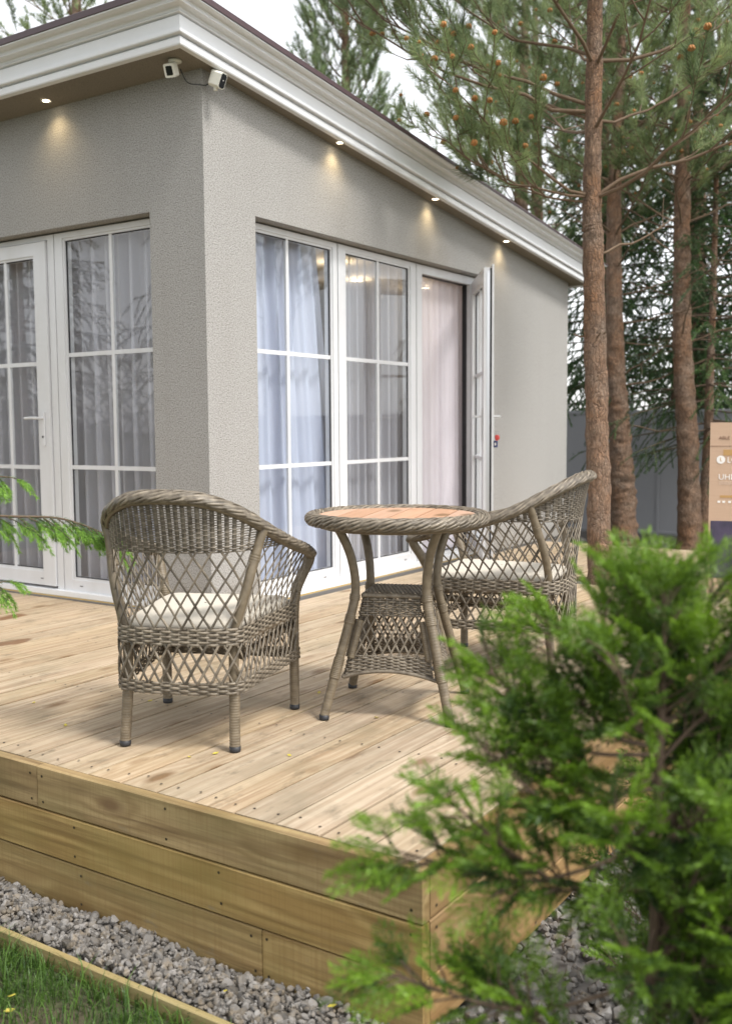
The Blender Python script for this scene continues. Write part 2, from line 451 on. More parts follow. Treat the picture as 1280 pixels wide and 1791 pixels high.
def fence_m():
    m = NT('grey fence sheet'); v = m.obj(); n = m.noise(m.vmul(v, (1, 1, 0.4)), 1.5, 4)
    return m.pbr(m.mix(n, (0.27, 0.275, 0.295), (0.37, 0.37, 0.39)), 0.5)
M['fence'] = fence_m()
def card():
    m = NT('cardboard'); v = m.obj(); n = m.noise(m.vmul(v, (1, 1, 14)), 6, 3)
    return m.pbr(m.mix(n, (0.47, 0.32, 0.22), (0.54, 0.375, 0.265)), 0.75)
M['card'] = card()
M['ink_white'] = simple('white print', (0.80, 0.77, 0.73), 0.6)
M['ink_pale'] = simple('pale print', (0.62, 0.47, 0.36), 0.6)
M['ink_dark'] = simple('dark print', (0.20, 0.11, 0.07), 0.6)
M['ink_tan'] = simple('tan tape', (0.46, 0.27, 0.10), 0.4)
def screen_print():
    m = NT('dark picture print'); v = m.obj(); n = m.noise(v, 7, 3)
    return m.pbr(m.ramp(n, (0.35, (0.03, 0.03, 0.05)), (0.6, (0.07, 0.055, 0.10)), (0.8, (0.10, 0.16, 0.06))), 0.4)
M['screen'] = screen_print()
M['screw'] = simple('dark screw heads', (0.05, 0.04, 0.03), 0.5, Metallic=0.6)
M['cam_white'] = simple('camera shell', (0.72, 0.70, 0.62), 0.4)
M['cam_black'] = simple('camera lens glass', (0.012, 0.012, 0.014), 0.12)
M['cable'] = simple('black cable', (0.02, 0.02, 0.02), 0.6)
M['yellow_leaf'] = leaf('fallen yellow leaf', (0.52, 0.43, 0.06), (0.60, 0.51, 0.09))
M['red'] = simple('red plastic', (0.55, 0.06, 0.05), 0.35)
M['blue'] = simple('dark blue plastic', (0.03, 0.04, 0.14), 0.35)
M['metal'] = simple('steel', (0.55, 0.55, 0.56), 0.3, Metallic=0.9)
def emit(name, col, s):
    m = NT(name); e = m.n('ShaderNodeEmission'); e.inputs[0].default_value = (*col, 1); e.inputs[1].default_value = s
    m.t.links.new(e.outputs[0], m.out.inputs[0]); return m.m
M['lamp'] = emit('lit lamp', (1, 0.82, 0.55), 9)
M['lamp_in'] = emit('lit ceiling lamp', (1, 0.80, 0.52), 14)
M['plinth'] = simple('grey plinth', (0.15, 0.14, 0.13), 0.85)
M['foam'] = simple('tan sealing strip', (0.36, 0.24, 0.07), 0.8)

# ------------------------------------------------------------------ ground
GZ = -0.45
def sheet(name, x0, x1, y0, y1, z, m, nx=1, ny=1, amp=0):
    xs = np.linspace(x0, x1, nx + 1); ys = np.linspace(y0, y1, ny + 1)
    X, Y = np.meshgrid(xs, ys, indexing='ij')
    Z = np.full_like(X, z) + (rng.normal(size=X.shape) * amp if amp else 0)
    i, j = np.meshgrid(np.arange(nx), np.arange(ny), indexing='ij'); a = (i * (ny + 1) + j).ravel()
    f = np.stack([a, a + ny + 1, a + ny + 2, a + 1], 1)
    return MB().add(np.stack([X, Y, Z], -1).reshape(-1, 3), f).build(name, m)
tag(sheet('ground', -250, 250, -250, 250, GZ - 0.045, M['soil']), kind='structure')

# ------------------------------------------------------------------ deck
DXR, DY0, DYB, PITCH, FT = 2.5187, -2.0614, 4.35, 0.1443, 0.0344
deck = empty('wooden_deck', 'low terrace of pale pine boards wrapped around the house corner', 'deck')
XI = DXR - FT
T1X, T1Y = 1.29, 2.36                       # pine trunk that comes up through the deck
for k in range(42):
    x1 = XI - k * PITCH - 0.0036 - (abs(rng.normal()) * 0.0012 if k else 0); x0 = XI - (k + 1) * PITCH + 0.0036 + abs(rng.normal()) * 0.0012
    if x0 > 0.0: segs = [(DY0 + FT + 0.003, DYB)]
    elif x1 < 0.0: segs = [(DY0 + FT + 0.003, 0.055)]
    else: segs = [(DY0 + FT + 0.003, -0.01)]
    if x0 > 0 and x1 > T1X - 0.15 and x0 < T1X + 0.15:
        segs = [(DY0 + FT + 0.003, T1Y - 0.15), (T1Y + 0.15, DYB)]
    for y0, y1 in segs:
        mb = MB(); c = (x0 + x1) / 2; hw = (x1 - x0) / 2
        dz = rng.normal() * 0.0008
        plank(mb, 1, y0, y1, -hw, hw, -0.034, 0.0, 0.0007)
        mb.build('deck_board', M['deck'], deck, (c, 0, dz))
# fascia boards, three tiers, as butted boards
TZ = [(-0.1348 + 0.0025, 0.0005), (-0.2789 + 0.0025, -0.1348 - 0.002), (-0.424, -0.2789 - 0.002)]
JX = [[-3.6, -1.2, 1.141, DXR], [-3.6, -0.4, DXR], [-3.6, 0.2, 2.03, DXR]]
screws = MB()
def screw(x, y, z, ax):
    a = np.arange(8) * np.pi / 4; r = 0.0042
    if ax == 'y': P = np.stack([x + r * np.cos(a), np.full(8, y), z + r * np.sin(a)], 1)
    elif ax == 'x': P = np.stack([np.full(8, x), y + r * np.cos(a), z + r * np.sin(a)], 1)
    else: P = np.stack([x + r * np.cos(a), y + r * np.sin(a), np.full(8, z)], 1)
    screws.add(P, [list(range(8))], 0.5, False)
for (z0, z1), js in zip(TZ, JX):
    for a, b in zip(js[:-1], js[1:]):
        bb = b - 0.0015 if b != DXR else b - 0.0005
        mb = MB(); plank(mb, 0, a + 0.0015 - (a + b) / 2, bb - (a + b) / 2, -FT / 2, FT / 2, z0, z1, 0.003)
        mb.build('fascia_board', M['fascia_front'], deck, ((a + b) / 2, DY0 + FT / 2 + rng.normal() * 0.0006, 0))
        xs = [a + 0.025, b - 0.025] + list(np.arange(a + 0.55, b - 0.3, 0.58))
        for x in xs:
            for z in (z0 + 0.025, z1 - 0.025): screw(x + rng.normal() * 0.004, DY0 - 0.0022, z + rng.normal() * 0.004, 'y')
    for a, b in ((DY0 + FT, 1.4), (1.4, DYB)):
        mb = MB(); plank(mb, 1, a + 0.0025 - (a + b) / 2, b - 0.001 - (a + b) / 2, -FT / 2, FT / 2, z0, z1, 0.003)
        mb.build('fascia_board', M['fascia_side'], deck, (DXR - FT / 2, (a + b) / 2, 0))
        for y in np.arange(a + 0.03, b, 0.58):
            for z in (z0 + 0.025, z1 - 0.025): screw(DXR + 0.0018, y, z, 'x')
for k in range(42):
    xc = XI - (k + 0.5) * PITCH
    for y in np.arange(DY0 + 0.09, 4.2 if xc > 0.05 else -0.1, 0.62):
        for s in (-0.04, 0.04): screw(xc + s, y + rng.normal() * 0.01, 0.003, 'z')
tag(screws.build('screw_heads', M['screw'], deck), kind='stuff')
jo = MB()
for x in np.arange(-3.4, 2.4, 0.6): box(jo, x, x + 0.05, DY0 + 0.08, -0.05, -0.19, -0.034)
jo.build('joist', M['edging'], deck)

# gravel strips, edging board
def icos():
    t = (1 + 5 ** 0.5) / 2
    v = unit(np.array([(-1, t, 0), (1, t, 0), (-1, -t, 0), (1, -t, 0), (0, -1, t), (0, 1, t), (0, -1, -t), (0, 1, -t), (t, 0, -1), (t, 0, 1), (-t, 0, -1), (-t, 0, 1)]))
    f = np.array([(0, 11, 5), (0, 5, 1), (0, 1, 7), (0, 7, 10), (0, 10, 11), (1, 5, 9), (5, 11, 4), (11, 10, 2), (10, 7, 6), (7, 1, 8), (3, 9, 4), (3, 4, 2), (3, 2, 6), (3, 6, 8), (3, 8, 9), (4, 9, 5), (2, 4, 11), (6, 2, 10), (8, 6, 7), (9, 8, 1)])
    return v, f
def ico2():
    v, f = icos(); v = list(map(tuple, v)); cache = {}
    def mid(a, b):
        k = (min(a, b), max(a, b))
        if k not in cache:
            cache[k] = len(v); v.append(tuple(unit((np.array(v[a]) + np.array(v[b])) / 2)))
        return cache[k]
    g = []
    for a, b, c in f:
        x, y, z = mid(a, b), mid(b, c), mid(c, a); g += [(a, x, z), (b, y, x), (c, z, y), (x, y, z)]
    return np.array(v), np.array(g)
IV, IF = ico2(); JV, JF = icos()
def gravel(name, n, sampler, size=0.0076, fine=True):
    mb = MB(); V0, F0 = (IV, IF) if fine else (JV, JF)
    P = sampler(n)
    for p in P:
        s = size * rng.lognormal(0, 0.36)
        if fine: V0, F0 = (IV, IF) if s > size * 1.02 else (JV, JF)
        A = rng.normal(size=(3, 3)); Q, _ = np.linalg.qr(A)
        # facet: clip the ball with random planes
        V = V0.copy()
        for _ in range(5):
            d = unit(rng.normal(size=3)); c = rng.uniform(0.45, 0.8); e = V @ d - c
            V = V - np.clip(e, 0, None)[:, None] * d
        V = V * (np.array([1.25, 0.95, 0.72]) * s) @ Q
        mb.add(V + p, F0, np.clip(rng.normal(0.45, 0.25), 0, 1), False)
    return mb
def strip_front(n):
    x = rng.uniform(-0.3, 2.62, n); x = np.where(rng.random(n) < 0.75, rng.uniform(0.85, 2.6, n), x)
    y = rng.uniform(-2.24, -2.03, n); z = GZ + 0.008 + rng.uniform(0, 0.034, n) + 0.012 * np.sin(x * 9) * np.sin(y * 30)
    return np.stack([x, y, z], 1)
def strip_side(n):
    return np.stack([rng.uniform(2.50, 3.05, n), rng.uniform(-2.24, 1.6, n), GZ + 0.008 + rng.uniform(0, 0.03, n)], 1)
tag(gravel('gravel', 8200, strip_front).build('gravel', M['stone']), kind='stuff')
tag(gravel('gravel', 3200, strip_side, 0.0135, False).build('gravel', M['stone']), kind='stuff')
def yard(n):
    return np.stack([rng.uniform(-2.5, 3.5, n), rng.uniform(4.5, 8.2, n), GZ + 0.01 + rng.uniform(0, 0.04, n)], 1)
tag(gravel('gravel', 1800, yard, 0.03, False).build('gravel', M['stone']), kind='stuff')
tag(sheet('gravel_bed', -2.5, 3.1, -2.25, 1.7, GZ + 0.002, M['plinth']), kind='structure')
tag(sheet('lawn', -9, 9, -9, -2.279, GZ - 0.012, M['soil']), kind='structure')
eb = MB(); plank(eb, 0, -3.0, 3.2, -0.010, 0.010, GZ - 0.10, GZ + 0.035, 0.003)
tag(eb.build('edging_board', M['edging'], None, (0, -2.262, 0)), 'long thin wooden edging board between the gravel strip and the lawn', 'edging')

# grass
def grass(n, x0, x1, y0, y1, h):
    mb = MB()
    p = np.stack([rng.uniform(x0, x1, n), rng.uniform(y0, y1, n), np.full(n, GZ - 0.012)], 1)
    dens = 0.5 + 0.5 * np.sin(p[:, 0] * 5.1 + 2) * np.sin(p[:, 1] * 7.3 + 1) + rng.normal(size=n) * 0.35
    p = p[dens > 0.36]; n = len(p)
    az = rng.uniform(0, 2 * np.pi, n); H = h * rng.lognormal(0, 0.35, n)
    lean = rng.uniform(0.2, 1.1, n)
    d = np.stack([np.cos(az), np.sin(az), np.zeros(n)], 1); s = np.stack([-np.sin(az), np.cos(az), np.zeros(n)], 1) * 0.0016
    m = p + d * (H * lean * 0.3)[:, None] + np.array([0, 0, 1]) * (H * 0.65)[:, None]
    e = p + d * (H * lean)[:, None] + np.array([0, 0, 1]) * (H * 0.9)[:, None]
    V = np.stack([p - s, p + s, m + s * 0.8, m - s * 0.8, e], 1).reshape(-1, 3)
    b = np.arange(n)[:, None] * 5
    t = np.repeat(np.clip(rng.normal(0.5, 0.28, n), 0, 1), 5)
    k = mb.n
    mb.add(V, b + np.array([0, 1, 2, 3]), t, False)
    mb.f.append(b + np.array([3, 2, 4]) + k); mb.v.append(np.zeros((0, 3))); mb.t.append(np.zeros(0)); mb.sm.append(False)
    return mb
tag(grass(42000, 0.6, 2.9, -3.4, -2.275, 0.042).build('grass', M['grass']), kind='stuff')
tag(grass(9000, -2.5, 0.6, -3.4, -2.275, 0.035).build('grass', M['grass']), kind='stuff')

# ------------------------------------------------------------------ house
house = empty('house', 'single storey house in beige stucco with white cornice and tall glazed doors', 'house')
OA, OB, OE, OH, HL = -0.3976, 0.4143, 3.3, 2.2058, 4.9025
SZ = lambda y: 2.887 - 0.111 * y          # soffit plane
WT = 0.24
def wall_prism(mb, y0, y1, z0, top=None):
    """piece of the right hand wall; its top follows the sloping soffit"""
    t0, t1 = (SZ(y0), SZ(y1)) if top is None else (top, top)
    v = [(-WT, y0, z0), (0, y0, z0), (0, y1, z0), (-WT, y1, z0), (-WT, y0, t0), (0, y0, t0), (0, y1, t1), (-WT, y1, t1)]
    mb.add(v, BOXF, 0.5, False)
ZB = 0.012
w = MB()
wall_prism(w, 0, OB, ZB); wall_prism(w, OE, HL, ZB)
wall_prism(w, OB, OE, OH)
w.build('wall', M['stucco'], house)
w = MB(); ZT = SZ(0)
box(w, OA, -WT, 0, WT, ZB, ZT); box(w, -2.62, OA, 0, WT, OH, ZT); box(w, -6, -2.62, 0, WT, ZB, ZT)
w.build('wall', M['stucco'], house)
w = MB(); box(w, -6, -WT - 0.002, HL - WT, HL - 0.001, ZB, 2.33); box(w, -6, -5.8, WT, HL - WT, ZB, 2.33); w.build('back_wall', M['dark_wall'], house)
w = MB(); box(w, -6, -0.012, 0.012, HL - 0.012, -0.44, ZB - 0.002); w.build('plinth', M['plinth'], house)
# interior
w = MB(); box(w, -5.8, -WT, WT, HL - WT, 0.014, 0.04); w.build('floor', M['int_floor'], house)
w = MB(); box(w, -5.8, -WT, WT, HL - WT, 2.28, 2.31); w.build('ceiling', M['int_ceil'], house)
w = MB(); box(w, -3.2, -3.1, WT, 3.1, 0.04, 2.28); w.build('partition', M['dark_wall'], house)
for x, y in ((-0.80, 2.35), (-1.2, 3.2), (-0.98, 3.95)):
    f = MB(); lathe(f, [(0.05, 2.279), (0.055, 2.272), (0.04, 2.268)], 20, (x, y, 0)); cl = f.build('ceiling_light', M['pvc'], house)
    d = MB(); lathe(d, [(0.042, 2.2705), (0.0005, 2.2695)], 20, (x, y, 0)); d.build('lens', M['lamp_in'], cl)
    L = bpy.data.lights.new('ceiling_lamp', 'POINT'); L.energy = 3; L.color = (1, 0.78, 0.5); L.shadow_soft_size = 0.05
    lo = bpy.data.objects.new('ceiling_lamp', L); COL.objects.link(lo); lo.location = (x, y, 2.2); lo.parent = cl

# soffit, cornice, roof
OF, OR_, ORB = 0.26, 0.100, 0.165                       # overhang in front / at the rake
HB = HL + 0.16
def zs(y): return SZ(y)
v = [(-6, -OF, zs(-OF)), (OR_, -OF, zs(-OF)), (ORB, HB, zs(HB)), (-6, HB, zs(HB))]
V = v + [(x, y, z + 0.012) for x, y, z in v]
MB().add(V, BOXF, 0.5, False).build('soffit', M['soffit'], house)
def sweep(mb, prof):
    n = len(prof)
    rows = []
    for (x, y, sx, sy) in ((-6, -OF, 0, -1), (OR_, -OF, 1, -1), (ORB, HB, 1, 1), (-6, HB, 0, 1)):
        k = 0.35 if y > 0 else 1.0                # the dark cap thins out towards the low end of the roof
        rows.append([(x + sx * o, y + sy * o, zs(y + sy * o) + (h if h < 0.1915 else 0.1915 + (h - 0.1915) * k)) for o, h in prof])
    V = np.array(rows).reshape(-1, 3)
    q = [[i * n + j, (i + 1) * n + j, (i + 1) * n + j + 1, i * n + j + 1] for i in range(3) for j in range(n - 1)]
    mb.add(V, q, 0.5, False)
def arc(o0, h0, o1, h1, bulge, n=7):
    t = np.linspace(0, 1, n)
    return [(o0 + (o1 - o0) * a + bulge * math.sin(math.pi * a), h0 + (h1 - h0) * a - bulge * 0.6 * math.sin(math.pi * a)) for a in t]
prof = [(-0.03, 0.006), (-0.03, -0.010), (0.000, -0.010), (0.004, -0.004), (0.006, 0.026), (0.001, 0.030), (-0.008, 0.031), (-0.008, 0.038), (0.020, 0.039), (0.023, 0.044), (0.022, 0.056), (0.010, 0.061), (0.010, 0.126), (0.000, 0.127), (0.000, 0.132), (0.021, 0.133), (0.024, 0.137), (0.021, 0.141), (0.016, 0.142)]
prof += arc(0.022, 0.143, 0.050, 0.156, -0.011, 7) + arc(0.056, 0.157, 0.062, 0.168, 0.006, 5) + arc(0.064, 0.1685, 0.092, 0.181, -0.011, 7) + [(0.098, 0.1815), (0.106, 0.184), (0.106, 0.1905), (0.02, 0.191)]
c = MB(); sweep(c, prof); c.build('cornice', M['trim'], house)
c = MB(); sweep(c, [(0.02, 0.1918), (0.113, 0.1915), (0.114, 0.221), (0.110, 0.225), (-0.2, 0.228)]); c.build('roof_edge', M['cap'], house)
v = [(-6, -OF + 0.1, zs(-OF + 0.1) + 0.224), (OR_ - 0.1, -OF + 0.1, zs(-OF + 0.1) + 0.224), (ORB - 0.1, HB - 0.1, zs(HB - 0.1) + 0.224), (-6, HB - 0.1, zs(HB - 0.1) + 0.224)]
V = [(x, y, z - 0.205) for x, y, z in v] + v
MB().add(V, BOXF, 0.5, False).build('roof', M['cap'], house)

# eave downlights, lit
for x, y in ((-1.107, -0.085), (0.064, 1.156), (0.066, 2.317), (0.066, 3.459)):
    z = SZ(y)
    f = MB(); lathe(f, [(0.030, 0.002), (0.030, -0.003), (0.025, -0.004), (0.0205, -0.001)], 24); dl = f.build('downlight', M['trim'], house, (x, y, z))
    d = MB(); lathe(d, [(0.021, -0.0015), (0.0004, -0.0025)], 20); d.build('lens', M['lamp'], dl)
    L = bpy.data.lights.new('downlight_lamp', 'SPOT'); L.energy = 2.0; L.color = (1, 0.76, 0.42); L.spot_size = R(124); L.spot_blend = 1.0; L.shadow_soft_size = 0.03
    lo = bpy.data.objects.new('downlight_lamp', L); COL.objects.link(lo); lo.parent = dl; lo.location = (0, 0, -0.010); lo.rotation_euler = (0, R(2), 0) if x > 0 else (R(2), 0, 0)

# window and door units --------------------------------------------------
class Wall:
    """maps (u along the wall, w outwards, z) to the scene"""
    def __init__(s, kind): s.k = kind
    def box(s, mb, u0, u1, w0, w1, z0, z1):
        if s.k == 'R': box(mb, w0, w1, u0, u1, z0, z1)
        elif s.k == 'L': box(mb, u0, u1, -w1, -w0, z0, z1)
        else: box(mb, u0, u1, w0, w1, z0, z1)
def ring(W, mb, u0, u1, z0, z1, t, w0, w1, tb=None):
    tb = t if tb is None else tb
    W.box(mb, u0, u0 + t, w0, w1, z0, z1); W.box(mb, u1 - t, u1, w0, w1, z0, z1)
    W.box(mb, u0 + t, u1 - t, w0, w1, z1 - t, z1); W.box(mb, u0 + t, u1 - t, w0, w1, z0, z0 + tb)
def glazing(W, parent, gu0, gu1, gz0, gz1, wg, bars=((0.5,), (1 / 3, 2 / 3)), bw=0.024):
    """six panes between white glazing bars; wg = outer plane of the glass"""
    us = [gu0] + [gu0 + (gu1 - gu0) * f for f in bars[0]] + [gu1]
    zz = [gz0] + [gz0 + (gz1 - gz0) * f for f in bars[1]] + [gz1]
    for i in range(len(us) - 1):
        for j in range(len(zz) - 1):
            a = us[i] + (bw / 2 - 0.004 if i else -0.006); b = us[i + 1] - (bw / 2 - 0.004 if i < len(us) - 2 else -0.006)
            c_ = zz[j] + (bw / 2 - 0.004 if j else -0.006); d = zz[j + 1] - (bw / 2 - 0.004 if j < len(zz) - 2 else -0.006)
            p = MB()
            wj = rng.normal() * 0.0003
            if W.k == 'R': q = [(wg, a, c_), (wg + wj, b, c_), (wg, b, d), (wg, a, d)]
            elif W.k == 'L': q = [(a, -wg, c_), (b, -wg + wj, c_), (b, -wg, d), (a, -wg, d)]
            else: q = [(a, wg, c_), (b, wg, c_), (b, wg + wj, d), (a, wg, d)]
            p.add(q, [[0, 1, 2, 3]], 0.5, False)
            p.build('pane', M['glass'], parent)
    for f in us[1:-1]:
        mb = MB(); W.box(mb, f - bw / 2, f + bw / 2, wg - 0.012, wg + 0.006, gz0 - 0.002, gz1 + 0.002); mb.build('glazing_bar', M['pvc'], parent)
    for k, f in enumerate(zz[1:-1]):
        mb = MB()
        seg = [gu0 - 0.002] + [x for q in us[1:-1] for x in (q - bw / 2 - 0.0003, q + bw / 2 + 0.0003)] + [gu1 + 0.002]
        for a, b in zip(seg[::2], seg[1::2]): W.box(mb, a, b, wg - 0.011, wg + 0.005, f - bw / 2, f + bw / 2)
        mb.build('glazing_bar', M['pvc'], parent)
    g = MB(); ring(W, g, gu0 - 0.008, gu1 + 0.008, gz0 - 0.008, gz1 + 0.008, 0.014, wg - 0.004, wg + 0.004); g.build('gasket', M['gasket'], parent)
def window(W, u0, u1, gu0, gu1, z0, z1, gz0, gz1, w0, lab=None, glaze=True, name='window'):
    mb = MB()
    # outer frame, then a proud sash with a stepped bead
    t = gu0 - u0; t2 = u1 - gu1
    W.box(mb, u0, gu0 - 0.014, w0 - 0.07, w0, z0, z1); W.box(mb, gu1 + 0.014, u1, w0 - 0.07, w0, z0, z1)
    W.box(mb, gu0 - 0.014, gu1 + 0.014, w0 - 0.07, w0 - 0.0008, gz1 + 0.014, z1); W.box(mb, gu0 - 0.014, gu1 + 0.014, w0 - 0.07, w0 - 0.0008, z0, gz0 - 0.014)
    ring(W, mb, gu0 - 0.0139, gu1 + 0.0139, gz0 - 0.0139, gz1 + 0.0139, 0.0139, w0 - 0.06, w0 - 0.009)
    o = mb.build(name, M['pvc'], house)
    for f in (0.16, 0.84):
        u = u0 + (u1 - u0) * f; dc = MB(); zc = (z0 + gz0) / 2 - 0.008
        W.box(dc, u - 0.012, u + 0.012, w0 + 0.0003, w0 + 0.003, zc - 0.003, zc + 0.003); dc.build('drain_cap', M['plinth'], o)
    if glaze: glazing(W, o, gu0, gu1, gz0, gz1, w0 - 0.022)
    return o
WR, WL = Wall('R'), Wall('L')
W0 = -0.085
GZ0, GZ1 = 0.128, 2.15
ZF0, ZF1 = 0.045, 2.196
window(WR, 0.30, 1.322, 0.393, 1.262, ZF0, ZF1, GZ0, GZ1, W0)
window(WR, 1.332, 2.300, 1.43, 2.214, ZF0, ZF1, GZ0, GZ1, W0)
window(WL, -1.284, -0.34, -1.203, -0.437, ZF0, ZF1, GZ0, GZ1, W0)
# open door frame (right wall) and closed door frame (left wall)
mb = MB()
WR.box(mb, 2.312, 2.385, W0 - 0.07, W0, ZF0, ZF1); WR.box(mb, 3.13, 3.33, W0 - 0.07, W0, ZF0, ZF1)
WR.box(mb, 2.385, 3.13, W0 - 0.07, W0 - 0.0008, 2.135, ZF1); WR.box(mb, 2.385, 3.13, W0 - 0.07, W0 - 0.0008, ZF0, 0.075)
df = mb.build('door_frame', M['pvc'], house)
g = MB(); ring(WR, g, 2.384, 3.131, 0.074, 2.136, 0.006, W0 - 0.068, W0 - 0.03); g.build('gasket', M['gasket'], df)
mb = MB()
WL.box(mb, -1.348, -1.292, W0 - 0.07, W0, ZF0, ZF1); WL.box(mb, -2.66, -2.60, W0 - 0.07, W0, ZF0, ZF1)
WL.box(mb, -2.60, -1.348, W0 - 0.07, W0 - 0.001, 2.168, ZF1); mb.build('door_frame', M['pvc'], house)
for (u0, u1, gu0, gu1, hs) in ((-2.135, -1.356, -2.03, -1.478, 1), (-2.592, -2.145, -2.50, -2.24, 0)):
    d = window(WL, u0, u1, gu0, gu1, 0.062, 2.162, 0.16, 2.07, W0 + 0.012, name='glazed_door')
    if hs:
        hb = MB()
        plank(hb, 2, 0.93, 1.135, u1 - 0.075, u1 - 0.045, -(W0 + 0.012) - 0.010, -(W0 + 0.012) - 0.0005, 0.003)
        tube(hb, [(u1 - 0.06, -(W0 + 0.012) - 0.008, 1.10), (u1 - 0.06, -(W0 + 0.012) - 0.05, 1.10)], 0.008, 10)
        tube(hb, spline([(u1 - 0.055, -(W0 + 0.012) - 0.052, 1.10), (u1 - 0.10, -(W0 + 0.012) - 0.054, 1.102), (u1 - 0.175, -(W0 + 0.012) - 0.050, 1.10)], 8), 0.0085, 10)
        hb.build('handle', M['pvc'], d)
        kb = MB(); tube(kb, [(u1 - 0.06, -(W0 + 0.012) - 0.0105, 0.985), (u1 - 0.06, -(W0 + 0.012) - 0.013, 0.985)], 0.007, 10); kb.build('keyhole', M['gasket'], d)
# sills
for W, u0, u1 in ((WR, OB + 0.001, OE - 0.001), (WL, -2.619, OA - 0.001)):
    mb = MB(); W.box(mb, u0, u1, -0.16, W0 + 0.04, 0.0135, ZF0 - 0.0005); mb.build('sill', M['trim'], house)
    mb = MB(); W.box(mb, u0, u1, W0 + 0.041, W0 + 0.062, 0.0005, 0.012); mb.build('seal_strip', M['foam'], house)
# the open leaf, hinged at the far side of the opening, swung out by some 35 degrees
TH = 34
LW = 0.82
ml = MB(); Wl = Wall('leaf')
# leaf local: u from hinge (0) to lock edge (LW), w across thickness
def leafbox(u0, u1, w0, w1, z0, z1): box(ml, u0, u1, w0, w1, z0, z1)
for (u0, u1, z0, z1) in ((0, 0.10, 0.07, 2.145), (LW - 0.10, LW, 0.07, 2.145), (0.10, LW - 0.10, 2.045, 2.145), (0.10, LW - 0.10, 0.07, 0.17)):
    box(ml, u0, u1, -0.030, 0.026, z0 + (0.0006 if u1 - u0 > 0.3 else 0), z1 - (0.0006 if u1 - u0 > 0.3 else 0))
box(ml, LW - 0.05, LW + 0.018, 0.026, 0.040, 0.055, 2.165); box(ml, 0.0, 0.05, 0.026, 0.040, 0.055, 2.165)
box(ml, 0.05, LW - 0.05, 0.026, 0.0395, 2.10, 2.165); box(ml, 0.05, LW - 0.05, 0.026, 0.0395, 0.055, 0.12)
leaf_o = ml.build('door', M['pvc'], house)
for z in (0.3, 1.1, 1.9):
    hg = MB(); tube(hg, [(3.165, 0, 0), (3.165, 0, 0.09)], 0.009, 10); hv_ = hg.v[-1]
    for q_ in hg.v: q_[:] = np.stack([np.full(len(q_), W0 + 0.012) + q_[:, 1], q_[:, 0], q_[:, 2] + z], 1)
    hg.build('hinge', M['pvc'], df)
leaf_o['label'] = 'open glazed door leaf seen almost edge on'
leaf_o.location = (W0 + 0.03, 3.15, 0)
leaf_o.rotation_euler = (0, 0, R(-90 + TH))
class LeafWall(Wall):
    pass
glazing(Wall('leaf'), leaf_o, 0.10, LW - 0.10, 0.17, 2.045, 0.0)
g = MB(); box(g, LW + 0.0005, LW + 0.004, -0.008, 0.012, 0.09, 2.12); g.build('lock_rail', M['metal'], leaf_o)
g = MB(); box(g, LW + 0.0002, LW + 0.003, 0.014, 0.0255, 0.075, 2.14); g.build('gasket', M['gasket'], leaf_o)
for s in (-1, 1):
    hb = MB(); wf = 0.0405 if s > 0 else -0.0305
    plank(hb, 2, 0.93, 1.16, LW - 0.065, LW - 0.035, min(wf, wf + s * 0.009), max(wf, wf + s * 0.009), 0.003)
    tube(hb, [(LW - 0.05, wf, 1.10), (LW - 0.05, wf + s * 0.05, 1.10)], 0.008, 10)
    tube(hb, spline([(LW - 0.045, wf + s * 0.052, 1.10), (LW - 0.09, wf + s * 0.055, 1.101), (LW - 0.17, wf + s * 0.05, 1.10)], 8), 0.0085, 10)
    hb.build('handle', M['pvc'], leaf_o)
# key ring hanging from the lock
a_ = R(-90 + TH)
def leafpt(u, w_, z): return (W0 + 0.03 + u * math.cos(a_) - w_ * math.sin(a_), 3.15 + u * math.sin(a_) + w_ * math.cos(a_), z)
kr = empty('key_ring', 'small bunch of keys with red and blue tags hanging in the open door lock', 'keys', leafpt(LW - 0.05, 0.06, 0.985))
k = MB(); tube(k, [(-0.012, 0.0, 0.0), (0.03, 0.012, 0.0)], 0.004, 8); tube(k, [(0.012 * math.cos(t), 0.01, -0.014 + 0.012 * math.sin(t)) for t in np.linspace(0, 6.28, 14)], 0.0015, 6); k.build('key', M['metal'], kr)
k = MB(); tube(k, spline([(0, 0.01, -0.018), (0.012, 0.01, -0.035), (0.004, 0.01, -0.055)], 8), [0.006, 0.012, 0.017, 0.019, 0.019, 0.017, 0.012, 0.006], 10, nrm=(0.3, -0.9, 0), h=0.006); k.build('red_tag', M['red'], kr)
k = MB(); plank(k, 2, -0.105, -0.058, -0.016, 0.016, 0.004, 0.012, 0.003); k.build('blue_tag', M['blue'], kr)
k = MB(); box(k, -0.006, 0.006, 0.0025, 0.0035, -0.092, -0.072); k.build('tag_window', M['ink_white'], kr)

